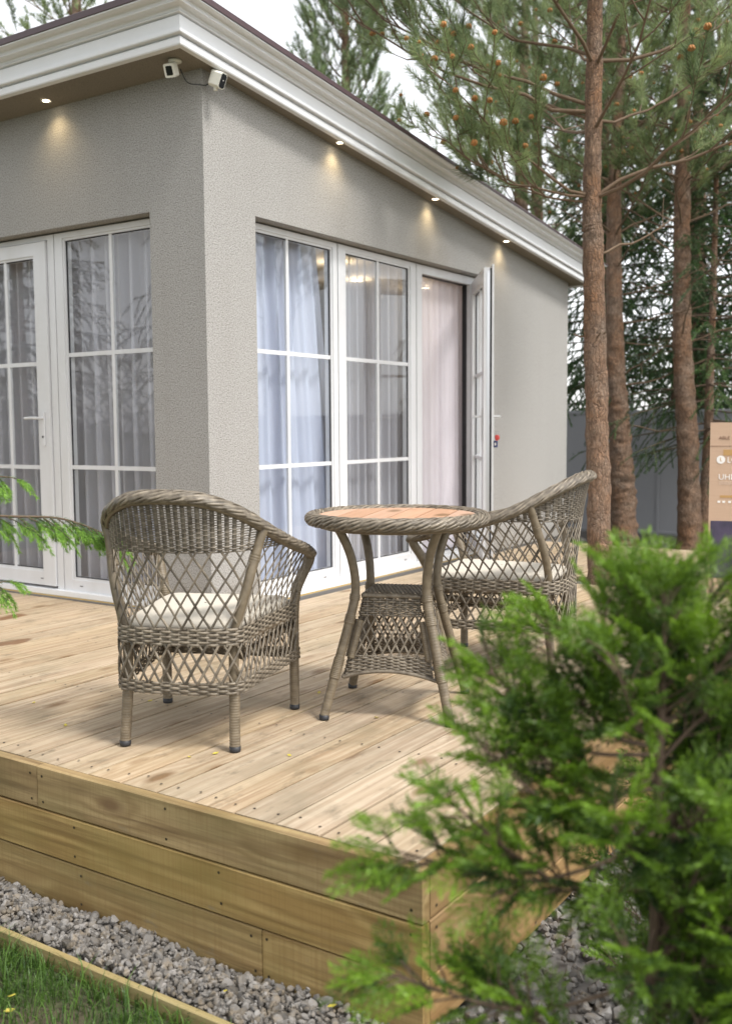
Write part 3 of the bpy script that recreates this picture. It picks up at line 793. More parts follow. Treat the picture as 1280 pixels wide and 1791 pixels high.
# curtains
def curtain(W, u0, u1, z0, z1, w0, m, label, top=None, folds=9, amp=0.03, seed=0):
    r = np.random.default_rng(seed)
    n, k = 150, 14
    t = np.linspace(0, 1, n); V = []
    ph = np.cumsum(r.uniform(0.6, 1.4, n)); ph = ph / ph[-1] * folds * 2 * np.pi
    am = amp * (0.6 + 0.5 * np.sin(t * 9 + seed) ** 2)
    for i in range(k + 1):
        f = i / k; a, b = u0, u1
        if top:
            g_ = f ** 1.5
            a = u0 + (top[0] - u0) * g_; b = u1 + (top[1] - u1) * g_
        u = a + (b - a) * t; w_ = w0 + am * np.sin(ph + 0.35 * math.sin(3 * f + seed)) * (0.75 + 0.25 * (1 - f)) + 0.006 * np.sin(ph * 2.3)
        z = np.full(n, z0 + (z1 - z0) * f)
        V.append(np.stack([w_, u, z], 1) if W.k == 'R' else np.stack([u, -w_, z], 1))
    V = np.array(V).reshape(-1, 3)
    i, j = np.meshgrid(np.arange(k), np.arange(n - 1), indexing='ij'); a = (i * n + j).ravel()
    o = MB().add(V, np.stack([a, a + 1, a + n + 1, a + n], 1)).build('curtain', m)
    return tag(o, label, 'curtain', 'sheer curtains behind the glazing')
curtain(WR, 0.43, 1.44, 0.05, 2.27, -0.205, M['sheer_blue'], 'bluish white sheer curtain drawn aside behind the window nearest the house corner', top=(0.43, 1.24), folds=7, seed=1)
curtain(WR, 1.48, 2.46, 0.05, 2.27, -0.205, M['sheer_grey'], 'greyish see-through curtain behind the window between the corner window and open doorway', folds=10, amp=0.024, seed=2)
curtain(WR, 2.40, 3.292, 0.05, 2.20, -0.176, M['sheer_pink'], 'pinkish sheer curtain falling diagonally in the open doorway', top=(2.40, 3.27), folds=8, amp=0.014, seed=3)
curtain(WR, 2.75, 3.285, 0.05, 2.20, -0.222, M['sheer_pink'], 'straight sheer curtain at the back of the open doorway', folds=5, amp=0.018, seed=4)
curtain(WL, -1.42, -0.42, 0.05, 2.27, -0.212, M['sheer_grey'], 'grey pleated sheer curtain behind the tall window left of the house corner', folds=9, amp=0.04, seed=5)
curtain(WL, -2.6, -1.45, 0.05, 2.27, -0.212, M['sheer_grey'], 'grey sheer curtain behind the closed glazed door', folds=10, amp=0.04, seed=6)

# security cameras under the eave
def zsoff(x, y, d=0): return (x, y, SZ(y) - d)
c1 = empty('security_camera', 'square white floodlight sensor under the eave left of the house corner', 'camera', zsoff(-0.065, -0.125, 0.0005))
b = MB(); lathe(b, [(0.0005, 0.0), (0.05, 0.0), (0.05, -0.012), (0.03, -0.02), (0.0005, -0.02)], 24); b.build('base_plate', M['cam_white'], c1)
b = MB(); tube(b, [(0, 0, -0.018), (-0.008, -0.02, -0.045)], 0.012, 12); b.build('bracket', M['cam_white'], c1)
b = MB()
def tilted_box(mb, c, ex, ey, ez, sx, sy, sz, ch):
    ex, ey, ez = map(np.array, (ex, ey, ez)); prof = [(-sx + ch, -sz), (sx - ch, -sz), (sx, -sz + ch), (sx, sz - ch), (sx - ch, sz), (-sx + ch, sz), (-sx, sz - ch), (-sx, -sz + ch)]
    v = [np.array(c) + ex * p + ey * d + ez * q for d in (-sy, sy) for p, q in prof]
    f4 = [[i, (i + 1) % 8, 8 + (i + 1) % 8, 8 + i] for i in range(8)]
    mb.add(v, f4, 0.5, False); mb.add(v[:8], [list(range(8))[::-1]], 0.5, False); mb.add(v[8:], [list(range(8))], 0.5, False)
c1.scale = (0.68,) * 3; ey = unit(np.array([-0.25, 0.85, 0.42])); ex = unit(np.cross(ey, [0, 0, 1])); ez = np.cross(ex, ey)
tilted_box(b, (-0.012, -0.03, -0.075), ex, ey, ez, 0.042, 0.035, 0.048, 0.008); b.build('housing', M['cam_white'], c1)
b = MB(); tilted_box(b, np.array((-0.012, -0.03, -0.075)) - ey * 0.0352, ex, ey, ez, 0.026, 0.002, 0.033, 0.006); b.build('lens_window', M['cam_black'], c1)
c2 = empty('security_camera', 'white bullet security camera with black front on the house corner under the eave', 'camera', (0.045, 0.05, SZ(0.05) - 0.0005))
b = MB(); lathe(b, [(0.0005, 0), (0.024, 0), (0.024, -0.012), (0.012, -0.018), (0.0005, -0.018)], 20); b.build('base_plate', M['cam_white'], c2)
b = MB(); tube(b, spline([(0, 0, -0.015), (0.0, -0.004, -0.045), (0.03, -0.02, -0.055)], 8), 0.009, 10); b.build('bracket', M['cam_black'], c2)
c2.scale = (0.72,) * 3; ey = unit(np.array([0.90, 0.10, -0.38])); ex = unit(np.cross(ey, [0, 0, 1])); ez = np.cross(ex, ey); P0 = np.array([0.055, -0.03, -0.085])
b = MB(); tilted_box(b, P0, ex, ey, ez, 0.037, 0.046, 0.055, 0.014); b.build('housing', M['cam_white'], c2)
b = MB(); tilted_box(b, P0 + ey * 0.0465, ex, ey, ez, 0.031, 0.002, 0.049, 0.012); b.build('front_glass', M['cam_black'], c2)
b = MB(); tube(b, P0 + ey * np.array([[0.0487], [0.0497]]) + ez * 0.004, 0.0045, 10); b.build('logo_spot', M['ink_white'], c2)
b = MB(); tube(b, [P0 - ez * 0.05, P0 - ez * 0.075 + ey * 0.01], 0.015, 12); b.build('sensor', M['cam_white'], c2)
b = MB(); tube(b, spline([(-0.055, -0.10, 2.865), (-0.03, -0.075, 2.80), (0.01, -0.03, 2.793), (0.03, 0.01, 2.80), (0.045, 0.045, 2.855)], 24), 0.0032, 6)
tag(b.build('cable', M['cable']), 'thin black cable drooping between the two cameras under the eave', 'cable')
print('house ok')

# ------------------------------------------------------------------ wicker armchair
def braid(mb, path, nrm, a, b, strands=12, turns=8.0, r=0.005, sides=5, closed=False, phase=0):
    """helical strands round a rope core with an elliptic section (a across nrm, b along it)"""
    n = len(path)
    if closed: T = unit(np.roll(path, -1, 0) - np.roll(path, 1, 0))
    else: T = unit(np.gradient(path, axis=0))
    N = unit(nrm - T * (nrm * T).sum(1, keepdims=True)); B = np.cross(T, N)
    s = np.arange(n) / (n if closed else n - 1)
    for k in range(strands):
        th = 2 * np.pi * (k / strands + turns * s) + phase
        bump = 1 + 0.10 * np.sin(th * 0 + 2 * np.pi * turns * 3 * s + k * np.pi)
        off = N * (b * np.sin(th) * bump)[:, None] + B * (a * np.cos(th) * bump)[:, None]
        tube(mb, path + off, r * 1.15, sides, 0.2 + 0.6 * rng.random() + 0.2 * np.sin(2 * np.pi * turns * 3 * s + k * np.pi), nrm=off, h=r * 0.62, closed=closed)
def wrapped(mb, P, r, pitch=0.0085, amp=0.0011, sides=12, per=5, tint=0.5):
    """post wound with fine strand: rings along its length"""
    P = np.asarray(P, float); L = np.linalg.norm(np.diff(P, axis=0), axis=1).sum()
    n = max(8, int(L / pitch * per)); Q = spline(P, n) if len(P) > 2 else P[0] + (P[1] - P[0]) * np.linspace(0, 1, n)[:, None]
    ph = np.arange(n) / per
    rr = np.interp(np.linspace(0, 1, n), np.linspace(0, 1, np.size(r)), np.atleast_1d(r)) + amp * (np.abs(np.sin(np.pi * ph)) - 0.6)
    tube(mb, Q, rr, sides, tint + 0.06 * np.sin(ph * 1.7) + 0.05 * rng.normal(size=n))

def make_chair():
    root = empty('wicker_armchair', 'grey brown wicker armchair seen from behind at the left of the table', 'armchair', group='wicker armchairs round the table')
    half = [(-0.262, 0.268), (-0.246, 0.13), (-0.229, -0.01), (-0.217, -0.15), (-0.203, -0.248), (-0.11, -0.288), (0, -0.292)]
    Bc = np.array([(x, y, 0.40) for x, y in half] + [(-x, y, 0.40) for x, y in half[-2::-1]])
    rim = [(-0.298, 0.315, 0.575), (-0.312, 0.18, 0.610), (-0.310, 0.03, 0.645), (-0.284, -0.12, 0.698), (-0.219, -0.258, 0.772), (-0.12, -0.340, 0.818), (0, -0.362, 0.828)]
    Tc = np.array(rim + [(-x, y, z) for x, y, z in rim[-2::-1]])
    NU = 401
    Bs, Ts = spline(Bc, NU), spline(Tc, NU)
    cum = np.concatenate([[0], np.cumsum(np.linalg.norm(np.diff(Bs, axis=0), axis=1))]); LU = cum[-1]
    def at(A, s): return np.stack([np.interp(s, cum, A[:, i]) for i in range(3)], -1)
    def S(s, z):
        """upper shell at base arc length s and height z (arrays)"""
        b, t = at(Bs, s), at(Ts, s)
        f = np.clip((z - 0.40) / np.maximum(t[:, 2] - 0.40, 1e-3), 0, 1)
        g = (0.45 * f + 0.55 * f ** 2)[:, None]
        p = b * (1 - g) + t * g; p[:, 2] = z
        return p
    def Nb(s):
        d = at(Bs, s + 0.004) - at(Bs, s - 0.004); d = unit(d); return np.stack([-d[:, 1], d[:, 0], 0 * s], 1) * -1
    # --- lattice of the upper shell
    lat = MB(); zd = 0.648
    def lattice(mb, sf, n_of, zlo, zhi_of, s0, s1, pitch, slope, r):
        for sgn in (1, -1):
            c = s0 - 1.2
            while c < s1 + 1.2:
                z = np.linspace(zlo, 0.9, 140); s = c + sgn * slope * (z - zlo)
                ok = (s > s0 + 0.004) & (s < s1 - 0.004)
                ok &= z < zhi_of(s)
                idx = np.where(ok)[0]
                if len(idx) > 3:
                    runs = np.split(idx, np.where(np.diff(idx) > 1)[0] + 1)
                    for q in runs:
                        if len(q) < 4: continue
                        q = q[np.unique(np.linspace(0, len(q) - 1, max(4, len(q) // 4)).astype(int))]
                        p = sf(s[q] + rng.normal() * 0.0022 + 0.0012 * np.sin(z[q] * 40 + c * 50), z[q]); nn = n_of(s[q])
                        rj = r * rng.uniform(0.85, 1.12); tube(mb, p + nn * 0.0022 * sgn, rj, 5, np.clip(0.5 + 0.25 * rng.normal(), 0, 1), nrm=nn, h=rj * 0.6)
                c += pitch
    rimz = lambda s: np.interp(s, cum, Ts[:, 2])
    top = lambda s: np.minimum(rimz(s) - 0.012, np.where((s > 0.36) & (s < LU - 0.36), zd + 0.005, 9))
    lattice(lat, S, Nb, 0.398, top, 0.012, LU - 0.012, 0.0465, 0.60, 0.0040)
    lat.build('lattice', M['wicker'], root)
    # --- dense woven upper back
    bk = MB(); s = 0.30
    for s in np.arange(0.34, LU - 0.34, 0.0205):
        z1 = rimz(np.array([s]))[0] - 0.006
        if z1 < zd + 0.02: continue
        z = np.linspace(zd, z1, 9); ss = np.full(9, s)
        tube(bk, S(ss, z), 0.0074, 6, 0.05 + 0.15 * rng.random(), nrm=Nb(ss), h=0.0024)
    for i, z in enumerate(np.arange(zd, 0.825, 0.0078)):
        ss = np.arange(0.33, LU - 0.33, 0.0205 / 4)
        ok = rimz(ss) - 0.006 > z
        runs = np.split(np.where(ok)[0], np.where(np.diff(np.where(ok)[0]) > 1)[0] + 1)
        for q in runs:
            if len(q) < 8: continue
            p = S(ss[q], np.full(len(q), z)); nn = Nb(ss[q])
            ph = np.pi * (ss[q] - 0.34) / 0.0205 + np.pi * i
            tube(bk, p + nn * (0.0032 * np.cos(ph))[:, None], 0.0022 if i > 2 else 0.0036, 4, 0.3 + 0.25 * rng.random(), nrm=nn, h=0.0013)
    bk.build('backrest', M['wicker'], root)
    # --- lattice of the skirt and the two woven bands
    sk = MB()
    def Sk(s, z):
        p = at(Bs, s); g = (0.40 - z)[:, None] * 0.04
        q = p.copy(); q[:, :2] *= 1 + g; q[:, 2] = z; return q
    lattice(sk, Sk, Nb, 0.222, lambda s: 0.35 + 0 * s, 0.01, LU - 0.01, 0.040, 0.55, 0.0046)
    # front of the skirt
    fx = np.linspace(-0.262, 0.262, 60)
    for sgn in (1, -1):
        for c in np.arange(-0.5, 0.5, 0.042):
            z = np.linspace(0.228, 0.345, 8); x = c + sgn * 0.55 * (z - 0.228); ok = np.abs(x) < 0.255
            if ok.sum() > 3: tube(sk, np.stack([x[ok], np.full(ok.sum(), 0.270 + 0.002 * sgn), z[ok]], 1), 0.0036, 5, 0.5, nrm=(0, 1, 0), h=0.002)
    sk.build('skirt_lattice', M['wicker'], root)
    def band(name, zlo, rows, pitch, bow=0.0):
        mb = MB(); st = 0.031
        front = np.stack([np.linspace(0.262, -0.262, 60), np.full(60, 0.270), np.zeros(60)], 1)
        for i in range(rows):
            z = zlo + (i + 0.5) * pitch
            ss = np.linspace(0, LU, 240); zz = np.full(240, z)
            p = Sk(ss, zz); nn = Nb(ss)
            pf = front.copy(); pf[:, 2] = z; pf[:, :2] *= 1 + (0.40 - z) * 0.04
            P = np.vstack([p, pf[1:-1]]); NN = np.vstack([nn, np.tile([0, 1.0, 0], (58, 1))])
            L = np.concatenate([[0], np.cumsum(np.linalg.norm(np.diff(P, axis=0), axis=1))])
            ph = np.pi * L / st + (np.pi if (i // 1) % 2 else 0)
            w_ = np.cos(ph)
            tube(mb, P + NN * (0.0035 * w_)[:, None], pitch * 0.56, 6, 0.5 + 0.22 * w_ + 0.1 * rng.normal(), nrm=NN, h=0.0022, closed=True)
        # stakes
        for s_ in np.arange(0.01, LU, st):
            q = np.array([s_, s_]); zz = np.array([zlo - 0.002, zlo + rows * pitch + 0.002])
            tube(mb, Sk(q, zz), 0.005, 6, 0.35, nrm=Nb(q), h=0.0022)
        # braided edge strands below and above
        return mb.build(name, M['wicker'], root)
    band('lower_band', 0.188, 5, 0.0078)
    band('upper_band', 0.345, 7, 0.0080)
    # --- rim
    rb = MB(); out = unit(np.stack([Ts[:, 0], Ts[:, 1] + 0.02, 0 * Ts[:, 0]], 1))
    upv = unit(np.tile([0, 0, 1.0], (NU, 1)) * 0.9 + out * 0.45)
    idx = np.arange(0, NU, 2)
    curl_l = spline([(-0.262, 0.268, 0.38), (-0.272, 0.285, 0.44), (-0.292, 0.312, 0.50), (-0.300, 0.326, 0.545), tuple(Ts[0])], 14)
    path = Ts[idx]; nu = upv[idx]
    core = MB()
    tube(rb, path - nu * 0.003, 0.019, 10, 0.3, nrm=nu, h=0.011)
    braid(rb, path, nu, 0.0225, 0.014, 18, 4.2, 0.0050, 5)
    rb.build('braided_rim', M['wicker'], root)
    # smooth tube hugging the underside of the rim, outside
    ub = MB(); tube(ub, path - nu * 0.018 + out[idx] * 0.010, 0.012, 10, 0.45); ub.build('rim_rail', M['cane'], root)
    # --- posts and legs
    for sx in (-1, 1):
        f = MB(); wrapped(f, [(sx * 0.188, -0.256, 0.014), (sx * 0.182, -0.236, 0.19)], 0.0178)
        tube(f, spline([(sx * 0.182, -0.236, 0.19), (sx * 0.182, -0.232, 0.34), (sx * 0.196, -0.236, 0.42), (sx * 0.226, -0.222, 0.53), (sx * 0.250, -0.192, 0.64), (sx * 0.270, -0.174, 0.714)], 22), [0.0165] * 22, 12, 0.5)
        wrapped(f, [(sx * 0.2355, -0.205, 0.585), (sx * 0.248, -0.194, 0.632)], 0.0182)
        lg = f.build('leg', M['cane'], root)
        cp = MB(); lathe(cp, [(0.0005, 0.0), (0.0175, 0.0), (0.0185, 0.004), (0.0185, 0.018), (0.0005, 0.018)], 16, (sx * 0.188, -0.256, 0.0)); cp.build('foot_cap', M['gasket'], lg)
        f = MB(); wrapped(f, [(sx * 0.248, 0.256, 0.014), (sx * 0.248, 0.256, 0.20)], 0.0178)
        P = spline([(sx * 0.248, 0.256, 0.20), (sx * 0.25, 0.258, 0.38), (sx * 0.262, 0.272, 0.46), (sx * 0.290, 0.308, 0.53), (sx * 0.299, 0.318, 0.572)], 26)
        wrapped(f, P[::5], 0.019)
        lg = f.build('leg', M['cane'], root)
        cp = MB(); lathe(cp, [(0.0005, 0.0), (0.0175, 0.0), (0.0185, 0.004), (0.0185, 0.018), (0.0005, 0.018)], 16, (sx * 0.248, 0.256, 0.0)); cp.build('foot_cap', M['gasket'], lg)
        e = MB(); E = np.array([sx * 0.299, 0.318, 0.572]); th = np.linspace(0, np.pi * 0.5, 7)
        tube(e, E + np.stack([0 * th, np.linspace(-0.01, 0.022, 7), -0.006 * np.linspace(0, 1, 7) ** 2 * 3], 1), 0.0245 * np.cos(th * 0.9) ** 0.5, 14, 0.45, nrm=(0, 0, 1), h=0.021 * np.cos(th * 0.9) ** 0.5)
        e.build('arm_end', M['wicker'], root)
    # --- seat: woven sheet on a frame
    se = MB(); zse = 0.372
    for j, x in enumerate(np.arange(-0.235, 0.236, 0.012)):
        y0 = -0.255 if abs(x) < 0.17 else -0.20 + (abs(x) - 0.17) * 4.4
        y = np.linspace(y0, 0.255, 44); ph = np.pi * (y / 0.024) + np.pi * j
        tube(se, np.stack([np.full(44, x), y, zse + 0.0022 * np.cos(ph)], 1), 0.0054, 4, 0.4 + 0.3 * rng.random(), nrm=(0, 0, 1), h=0.0018)
    for j, y in enumerate(np.arange(-0.24, 0.25, 0.024)):
        hw = 0.2 + (y + 0.25) * 0.085
        tube(se, [(-hw, y, zse), (hw, y, zse)], 0.009, 4, 0.3, nrm=(0, 0, 1), h=0.0012)
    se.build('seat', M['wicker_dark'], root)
    fr = MB()
    for a, b in (((-0.185, -0.25), (0.185, -0.25)), ((-0.25, 0.252), (0.25, 0.252)), ((-0.195, -0.24), (-0.245, 0.245)), ((0.195, -0.24), (0.245, 0.245))):
        tube(fr, [(*a, 0.352), (*b, 0.352)], 0.016, 8, 0.4)
    tube(fr, [(-0.24, 0.25, 0.315), (0.24, 0.25, 0.315)], 0.02, 8, 0.35)
    tube(fr, [(-0.195, -0.2, 0.30), (-0.24, 0.24, 0.315)], 0.014, 8, 0.35); tube(fr, [(0.195, -0.2, 0.30), (0.24, 0.24, 0.315)], 0.014, 8, 0.35)
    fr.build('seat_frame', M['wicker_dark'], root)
    return root
chair = make_chair()
chair.location = (1.298, -1.463, 0.001); chair.rotation_euler = (0, 0, R(22.5))
chair_b = copy_tree(chair, None, 'grey brown wicker armchair in side view behind the round table, partly behind the shrub')
cu_ = MB()
def cushion(mb, inset=0.0):
    out_ = spline(np.array([(-0.232, 0.25, 0), (-0.215, 0.0, 0), (-0.185, -0.215, 0), (-0.10, -0.245, 0), (0.10, -0.245, 0), (0.185, -0.215, 0), (0.215, 0.0, 0), (0.232, 0.25, 0), (0.12, 0.272, 0), (-0.12, 0.272, 0)]), 80, True)[:, :2]
    ctr = np.array([0, 0.01]); rings = []
    for f, z in ((0.02, 0.0), (0.90, 0.0), (0.975, 0.008), (1.0, 0.026), (0.975, 0.046), (0.90, 0.056), (0.5, 0.066), (0.02, 0.068)):
        rings.append(np.column_stack([ctr + (out_ - ctr) * f, np.full(80, z)]))
    V = np.array(rings).reshape(-1, 3); i, j = np.meshgrid(np.arange(7), np.arange(80), indexing='ij')
    q = np.stack([i * 80 + j, i * 80 + (j + 1) % 80, (i + 1) * 80 + (j + 1) % 80, (i + 1) * 80 + j], -1).reshape(-1, 4)
    mb.add(V, q); return mb
CM = cushion(MB()).mesh('seat_cushion', M['cushion'])
for lab, lc, rz in (('cream seat cushion on the armchair at the left, seen through its lattice back', (1.298, -1.463, 0.379), 22.5), ('cream seat cushion on the side-on armchair behind the table', (1.761, -0.062, 0.379), 101.1)):
    o = link('seat_cushion', CM, None, lc); o.scale = (1, 1, 0.8); o.rotation_euler = (0, 0, R(rz)); tag(o, lab, 'cushion', 'seat cushions')
chair_b.location = (1.761, -0.062, 0.001); chair_b.rotation_euler = (0, 0, R(101.1))

# ------------------------------------------------------------------ round wicker table
def make_table():
    root = empty('round_table', 'round wicker bistro table with a slatted wooden top', 'table', (1.73, -0.896, 0.001), R(21.3))
    HT = 0.722
    # wooden slats clipped to a disc, running along local y
    rad = 0.288; nsl = 6; w_ = 2 * rad / nsl; sang = R(-2)
    for i in range(nsl):
        a, b = -rad + i * w_ + 0.003, -rad + (i + 1) * w_ - 0.003
        xs = np.linspace(a, b, 7); ys = np.sqrt(np.maximum(rad ** 2 - xs ** 2, 0.0))
        poly = np.vstack([np.stack([xs, -ys], 1), np.stack([xs, ys], 1)[::-1]])
        n = len(poly); mb = MB()
        up_ = np.column_stack([poly, np.full(n, HT - 0.006)]); lo = np.column_stack([poly, np.full(n, HT - 0.022)])
        mb.add(np.vstack([lo, up_]), [[k, (k + 1) % n, n + (k + 1) % n, n + k] for k in range(n)], 0.5, False)
        mb.add(up_, [list(range(n))], 0.5, False); mb.add(lo, [list(range(n))[::-1]], 0.5, False)
        o = mb.build('slat', M['slat'], root); o.rotation_euler = (0, 0, sang)
    # woven rim
    rb = MB(); th = np.linspace(0, 2 * np.pi, 420, endpoint=False)
    c = np.stack([0.311 * np.cos(th), 0.311 * np.sin(th), np.full(420, HT - 0.018)], 1); o_ = np.stack([np.cos(th), np.sin(th), 0 * th], 1)
    tube(rb, c, 0.019, 10, 0.35, nrm=o_, h=0.019, closed=True)
    braid(rb, c, o_, 0.0205, 0.0235, 20, 6, 0.0052, 4, True)
    rb.build('braided_rim', M['wicker'], root)
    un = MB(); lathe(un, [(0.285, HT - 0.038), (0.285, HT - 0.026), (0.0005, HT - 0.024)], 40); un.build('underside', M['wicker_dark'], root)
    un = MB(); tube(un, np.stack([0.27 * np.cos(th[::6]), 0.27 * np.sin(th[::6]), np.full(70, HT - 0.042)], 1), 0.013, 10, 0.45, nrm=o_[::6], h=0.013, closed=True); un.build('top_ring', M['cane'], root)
    zs_ = np.array([0.012, 0.15, 0.30, 0.42, 0.49, 0.56, 0.62, 0.69])
    rs_ = np.array([0.317, 0.272, 0.222, 0.186, 0.183, 0.196, 0.219, 0.258])
    dg = [R(225 + 90 * k) for k in range(4)]
    for a in dg:
        P = np.stack([rs_ * math.cos(a), rs_ * math.sin(a), zs_], 1); Q = spline(P, 60)
        mb = MB(); lo = Q[Q[:, 2] < 0.445]; hi = Q[Q[:, 2] > 0.435]
        wrapped(mb, np.vstack([lo[::4], lo[-1:]]) if (len(lo) - 1) % 4 else lo[::4], 0.0172, 0.0095, 0.0006); tube(mb, hi, 0.0162, 12, 0.5)
        for zc in (0.425, 0.355, 0.195, 0.165):
            k = np.argmin(np.abs(Q[:, 2] - zc)); q = Q[max(0, k - 1):k + 2]
            if len(q) > 1: wrapped(mb, [q[0], q[-1]], 0.0196, 0.006, 0.0012)
        lg = mb.build('leg', M['cane'], root)
        cp = MB(); lathe(cp, [(0.0005, 0.0), (0.0175, 0.0), (0.0182, 0.004), (0.0178, 0.018), (0.0005, 0.018)], 16, (rs_[0] * math.cos(a), rs_[0] * math.sin(a), 0)); cp.build('foot_cap', M['gasket'], lg)
    # base: four woven side panels between the legs, square in plan
    def hs(z): return 0.105 + (0.43 - z) / 0.29 * 0.063           # half side of the square
    ux = [(1, 0), (0, 1), (-1, 0), (0, -1)]
    for k in range(4):
        ox, oy = ux[k]; tx, ty = -oy, ox
        def pt(u, z, off=0.0):
            u = np.asarray(u, float); z = np.asarray(z, float) + 0 * u; h = hs(z) + off
            return np.stack([ox * h + tx * u, oy * h + ty * u, z], -1)
        nn = np.array([ox, oy, 0.2])
        mb = MB()
        def rows(z0, z1, pitch, arch=0.0):
            n = int(round((z1 - z0) / pitch))
            for i in range(n):
                zc = z0 + (i + 0.5) * pitch
                e = hs(zc) - 0.006; u = np.linspace(-e, e, 42)
                z = zc + arch * (1 - i / n) * (1 - (u / e) ** 2)
                ph = np.pi * u / 0.0235 + np.pi * i
                tube(mb, pt(u, z) + nn * (0.003 * np.cos(ph))[:, None], pitch * 0.5, 5, 0.5 + 0.22 * np.cos(ph) + 0.1 * rng.normal(), nrm=nn, h=0.0022)
            for u in np.arange(-0.16, 0.161, 0.0235):
                if abs(u) < hs(z1) - 0.004: tube(mb, pt([u, u], np.array([z0 + arch, z1])), 0.0045, 4, 0.3, nrm=nn, h=0.002)
        rows(0.358, 0.424, 0.0078); rows(0.142, 0.222, 0.0078, 0.026)
        e = hs(0.142); u = np.linspace(-e, e, 30); tube(mb, pt(u, 0.142 + 0.026 * (1 - (u / e) ** 2)), 0.007, 8, 0.5)
        e = hs(0.428); tube(mb, pt(np.linspace(-e, e, 12), np.full(12, 0.430)), 0.0085, 8, 0.55)
        mb.build('woven_band', M['wicker'], root)
        mb = MB()
        for sgn in (1, -1):
            for c in np.arange(-0.4, 0.4, 0.031):
                z = np.linspace(0.215, 0.362, 12); u = c + sgn * 0.52 * (z - 0.29); ok = np.abs(u) < hs(z) - 0.018
                if ok.sum() > 3: tube(mb, pt(u[ok], z[ok], 0.002 * sgn), 0.0042, 5, 0.45 + 0.25 * rng.random(), nrm=nn, h=0.002)
        mb.build('lattice', M['wicker'], root)
        for s in (-1, 1):
            mb = MB(); z = np.linspace(0.21, 0.365, 8); wrapped(mb, pt(s * (hs(z) - 0.012), z)[::2], 0.0125, 0.007, 0.0007)
            mb.build('stile', M['cane'], root)
    sh = MB()
    for i, x in enumerate(np.arange(-0.108, 0.109, 0.0072)):
        y = np.linspace(-0.112, 0.112, 40); ph = np.pi * y / 0.0225 + np.pi * i; ed = np.clip((np.abs(y) - 0.098) / 0.014, 0, 1); ex_ = max(0, (abs(x) - 0.096) / 0.014)
        tube(sh, np.stack([np.full(40, x), y, 0.440 + 0.0022 * np.cos(ph) - 0.010 * ed ** 2 - 0.008 * ex_ ** 2], 1), 0.0035, 4, 0.4 + 0.25 * np.cos(ph), nrm=(0, 0, 1), h=0.002)
    sh.build('shelf', M['wicker'], root)
    return root
table = make_table()
print('furniture ok')

# ------------------------------------------------------------------ small things
LEAF = MB(); LEAF.add([(-0.016, 0, 0.001), (-0.005, 0.008, 0.004), (0.010, 0.007, 0.003), (0.019, 0, 0.006), (0.009, -0.007, 0.002), (-0.006, -0.008, 0.0025), (0.002, 0, 0.0005)],
    [[0, 6, 1], [1, 6, 2], [2, 6, 3], [3, 6, 4], [4, 6, 5], [5, 6, 0]], 0.5, False)
LEAFM = LEAF.mesh('fallen_leaf', M['yellow_leaf'])
for x, y, z, lab in [(0.903, -1.348, 0, 'tiny yellow leaf on the deck under the left armchair near its far left leg'), (0.884, -1.734, 0, 'tiny yellow leaf on the deck left of the left armchair'),
        (1.486, -1.751, 0, 'tiny yellow leaf on the deck midway between the two nearest armchair feet'), (1.533, -1.681, 0, 'tiny yellow leaf on the deck just left of the foot nearest the camera'),
        (1.743, -1.569, 0, 'tiny yellow leaf on the deck right of the nearest armchair foot'), (1.379, -0.912, 0, 'tiny yellow leaf on the deck beside the table leg next to the left armchair'),
        (1.751, -1.072, 0, 'tiny yellow leaf on the deck between the two front feet of the table'), (0.546, -1.601, 0, 'tiny yellow leaf on the deck nearest the left picture edge'),
        (2.014, -2.19, -0.392, 'tiny yellow leaf on the gravel below the butt joint of the lowest board'), (2.282, -2.101, -0.39, 'tiny yellow leaf on the gravel close to the deck corner'),
        (1.513, -2.452, -0.435, 'yellow leaf in the grass, upper one of the pair at bottom left'), (1.555, -2.496, -0.44, 'yellow leaf in the grass, lower one of the pair at bottom left')]:
    o = link('fallen_leaf', LEAFM, None, (x, y, z + 0.002)); s = rng.uniform(0.5, 0.85); o.scale = (s, s, s); o.rotation_euler = (rng.normal() * 0.12, rng.normal() * 0.12, rng.uniform(0, 6.28))
    tag(o, lab, 'leaf', 'fallen yellow leaves')

# fence
fence = empty('garden_fence', 'grey sheet metal garden fence behind the pine trunks', 'fence', (0, 8.35, GZ))
for i, x in enumerate(np.arange(-7.7, 5.5, 2.5)):
    mb = MB(); plank(mb, 0, x + 0.006, x + 2.494, -0.02, 0.02, 0.12, 1.66, 0.004)
    for z in (0.14, 1.62): box(mb, x + 0.008, x + 2.492, -0.032, -0.0205, z, z + 0.03)
    mb.build('panel', M['fence'], fence)
    mb = MB(); box(mb, x - 0.03, x + 0.005, -0.03, 0.04, 0, 1.69); mb.build('post', M['fence'], fence)
mb = MB(); box(mb, -7.7, 7.3, -0.06, 0.06, -0.02, 0.115); mb.build('plinth', M['plinth'], fence)

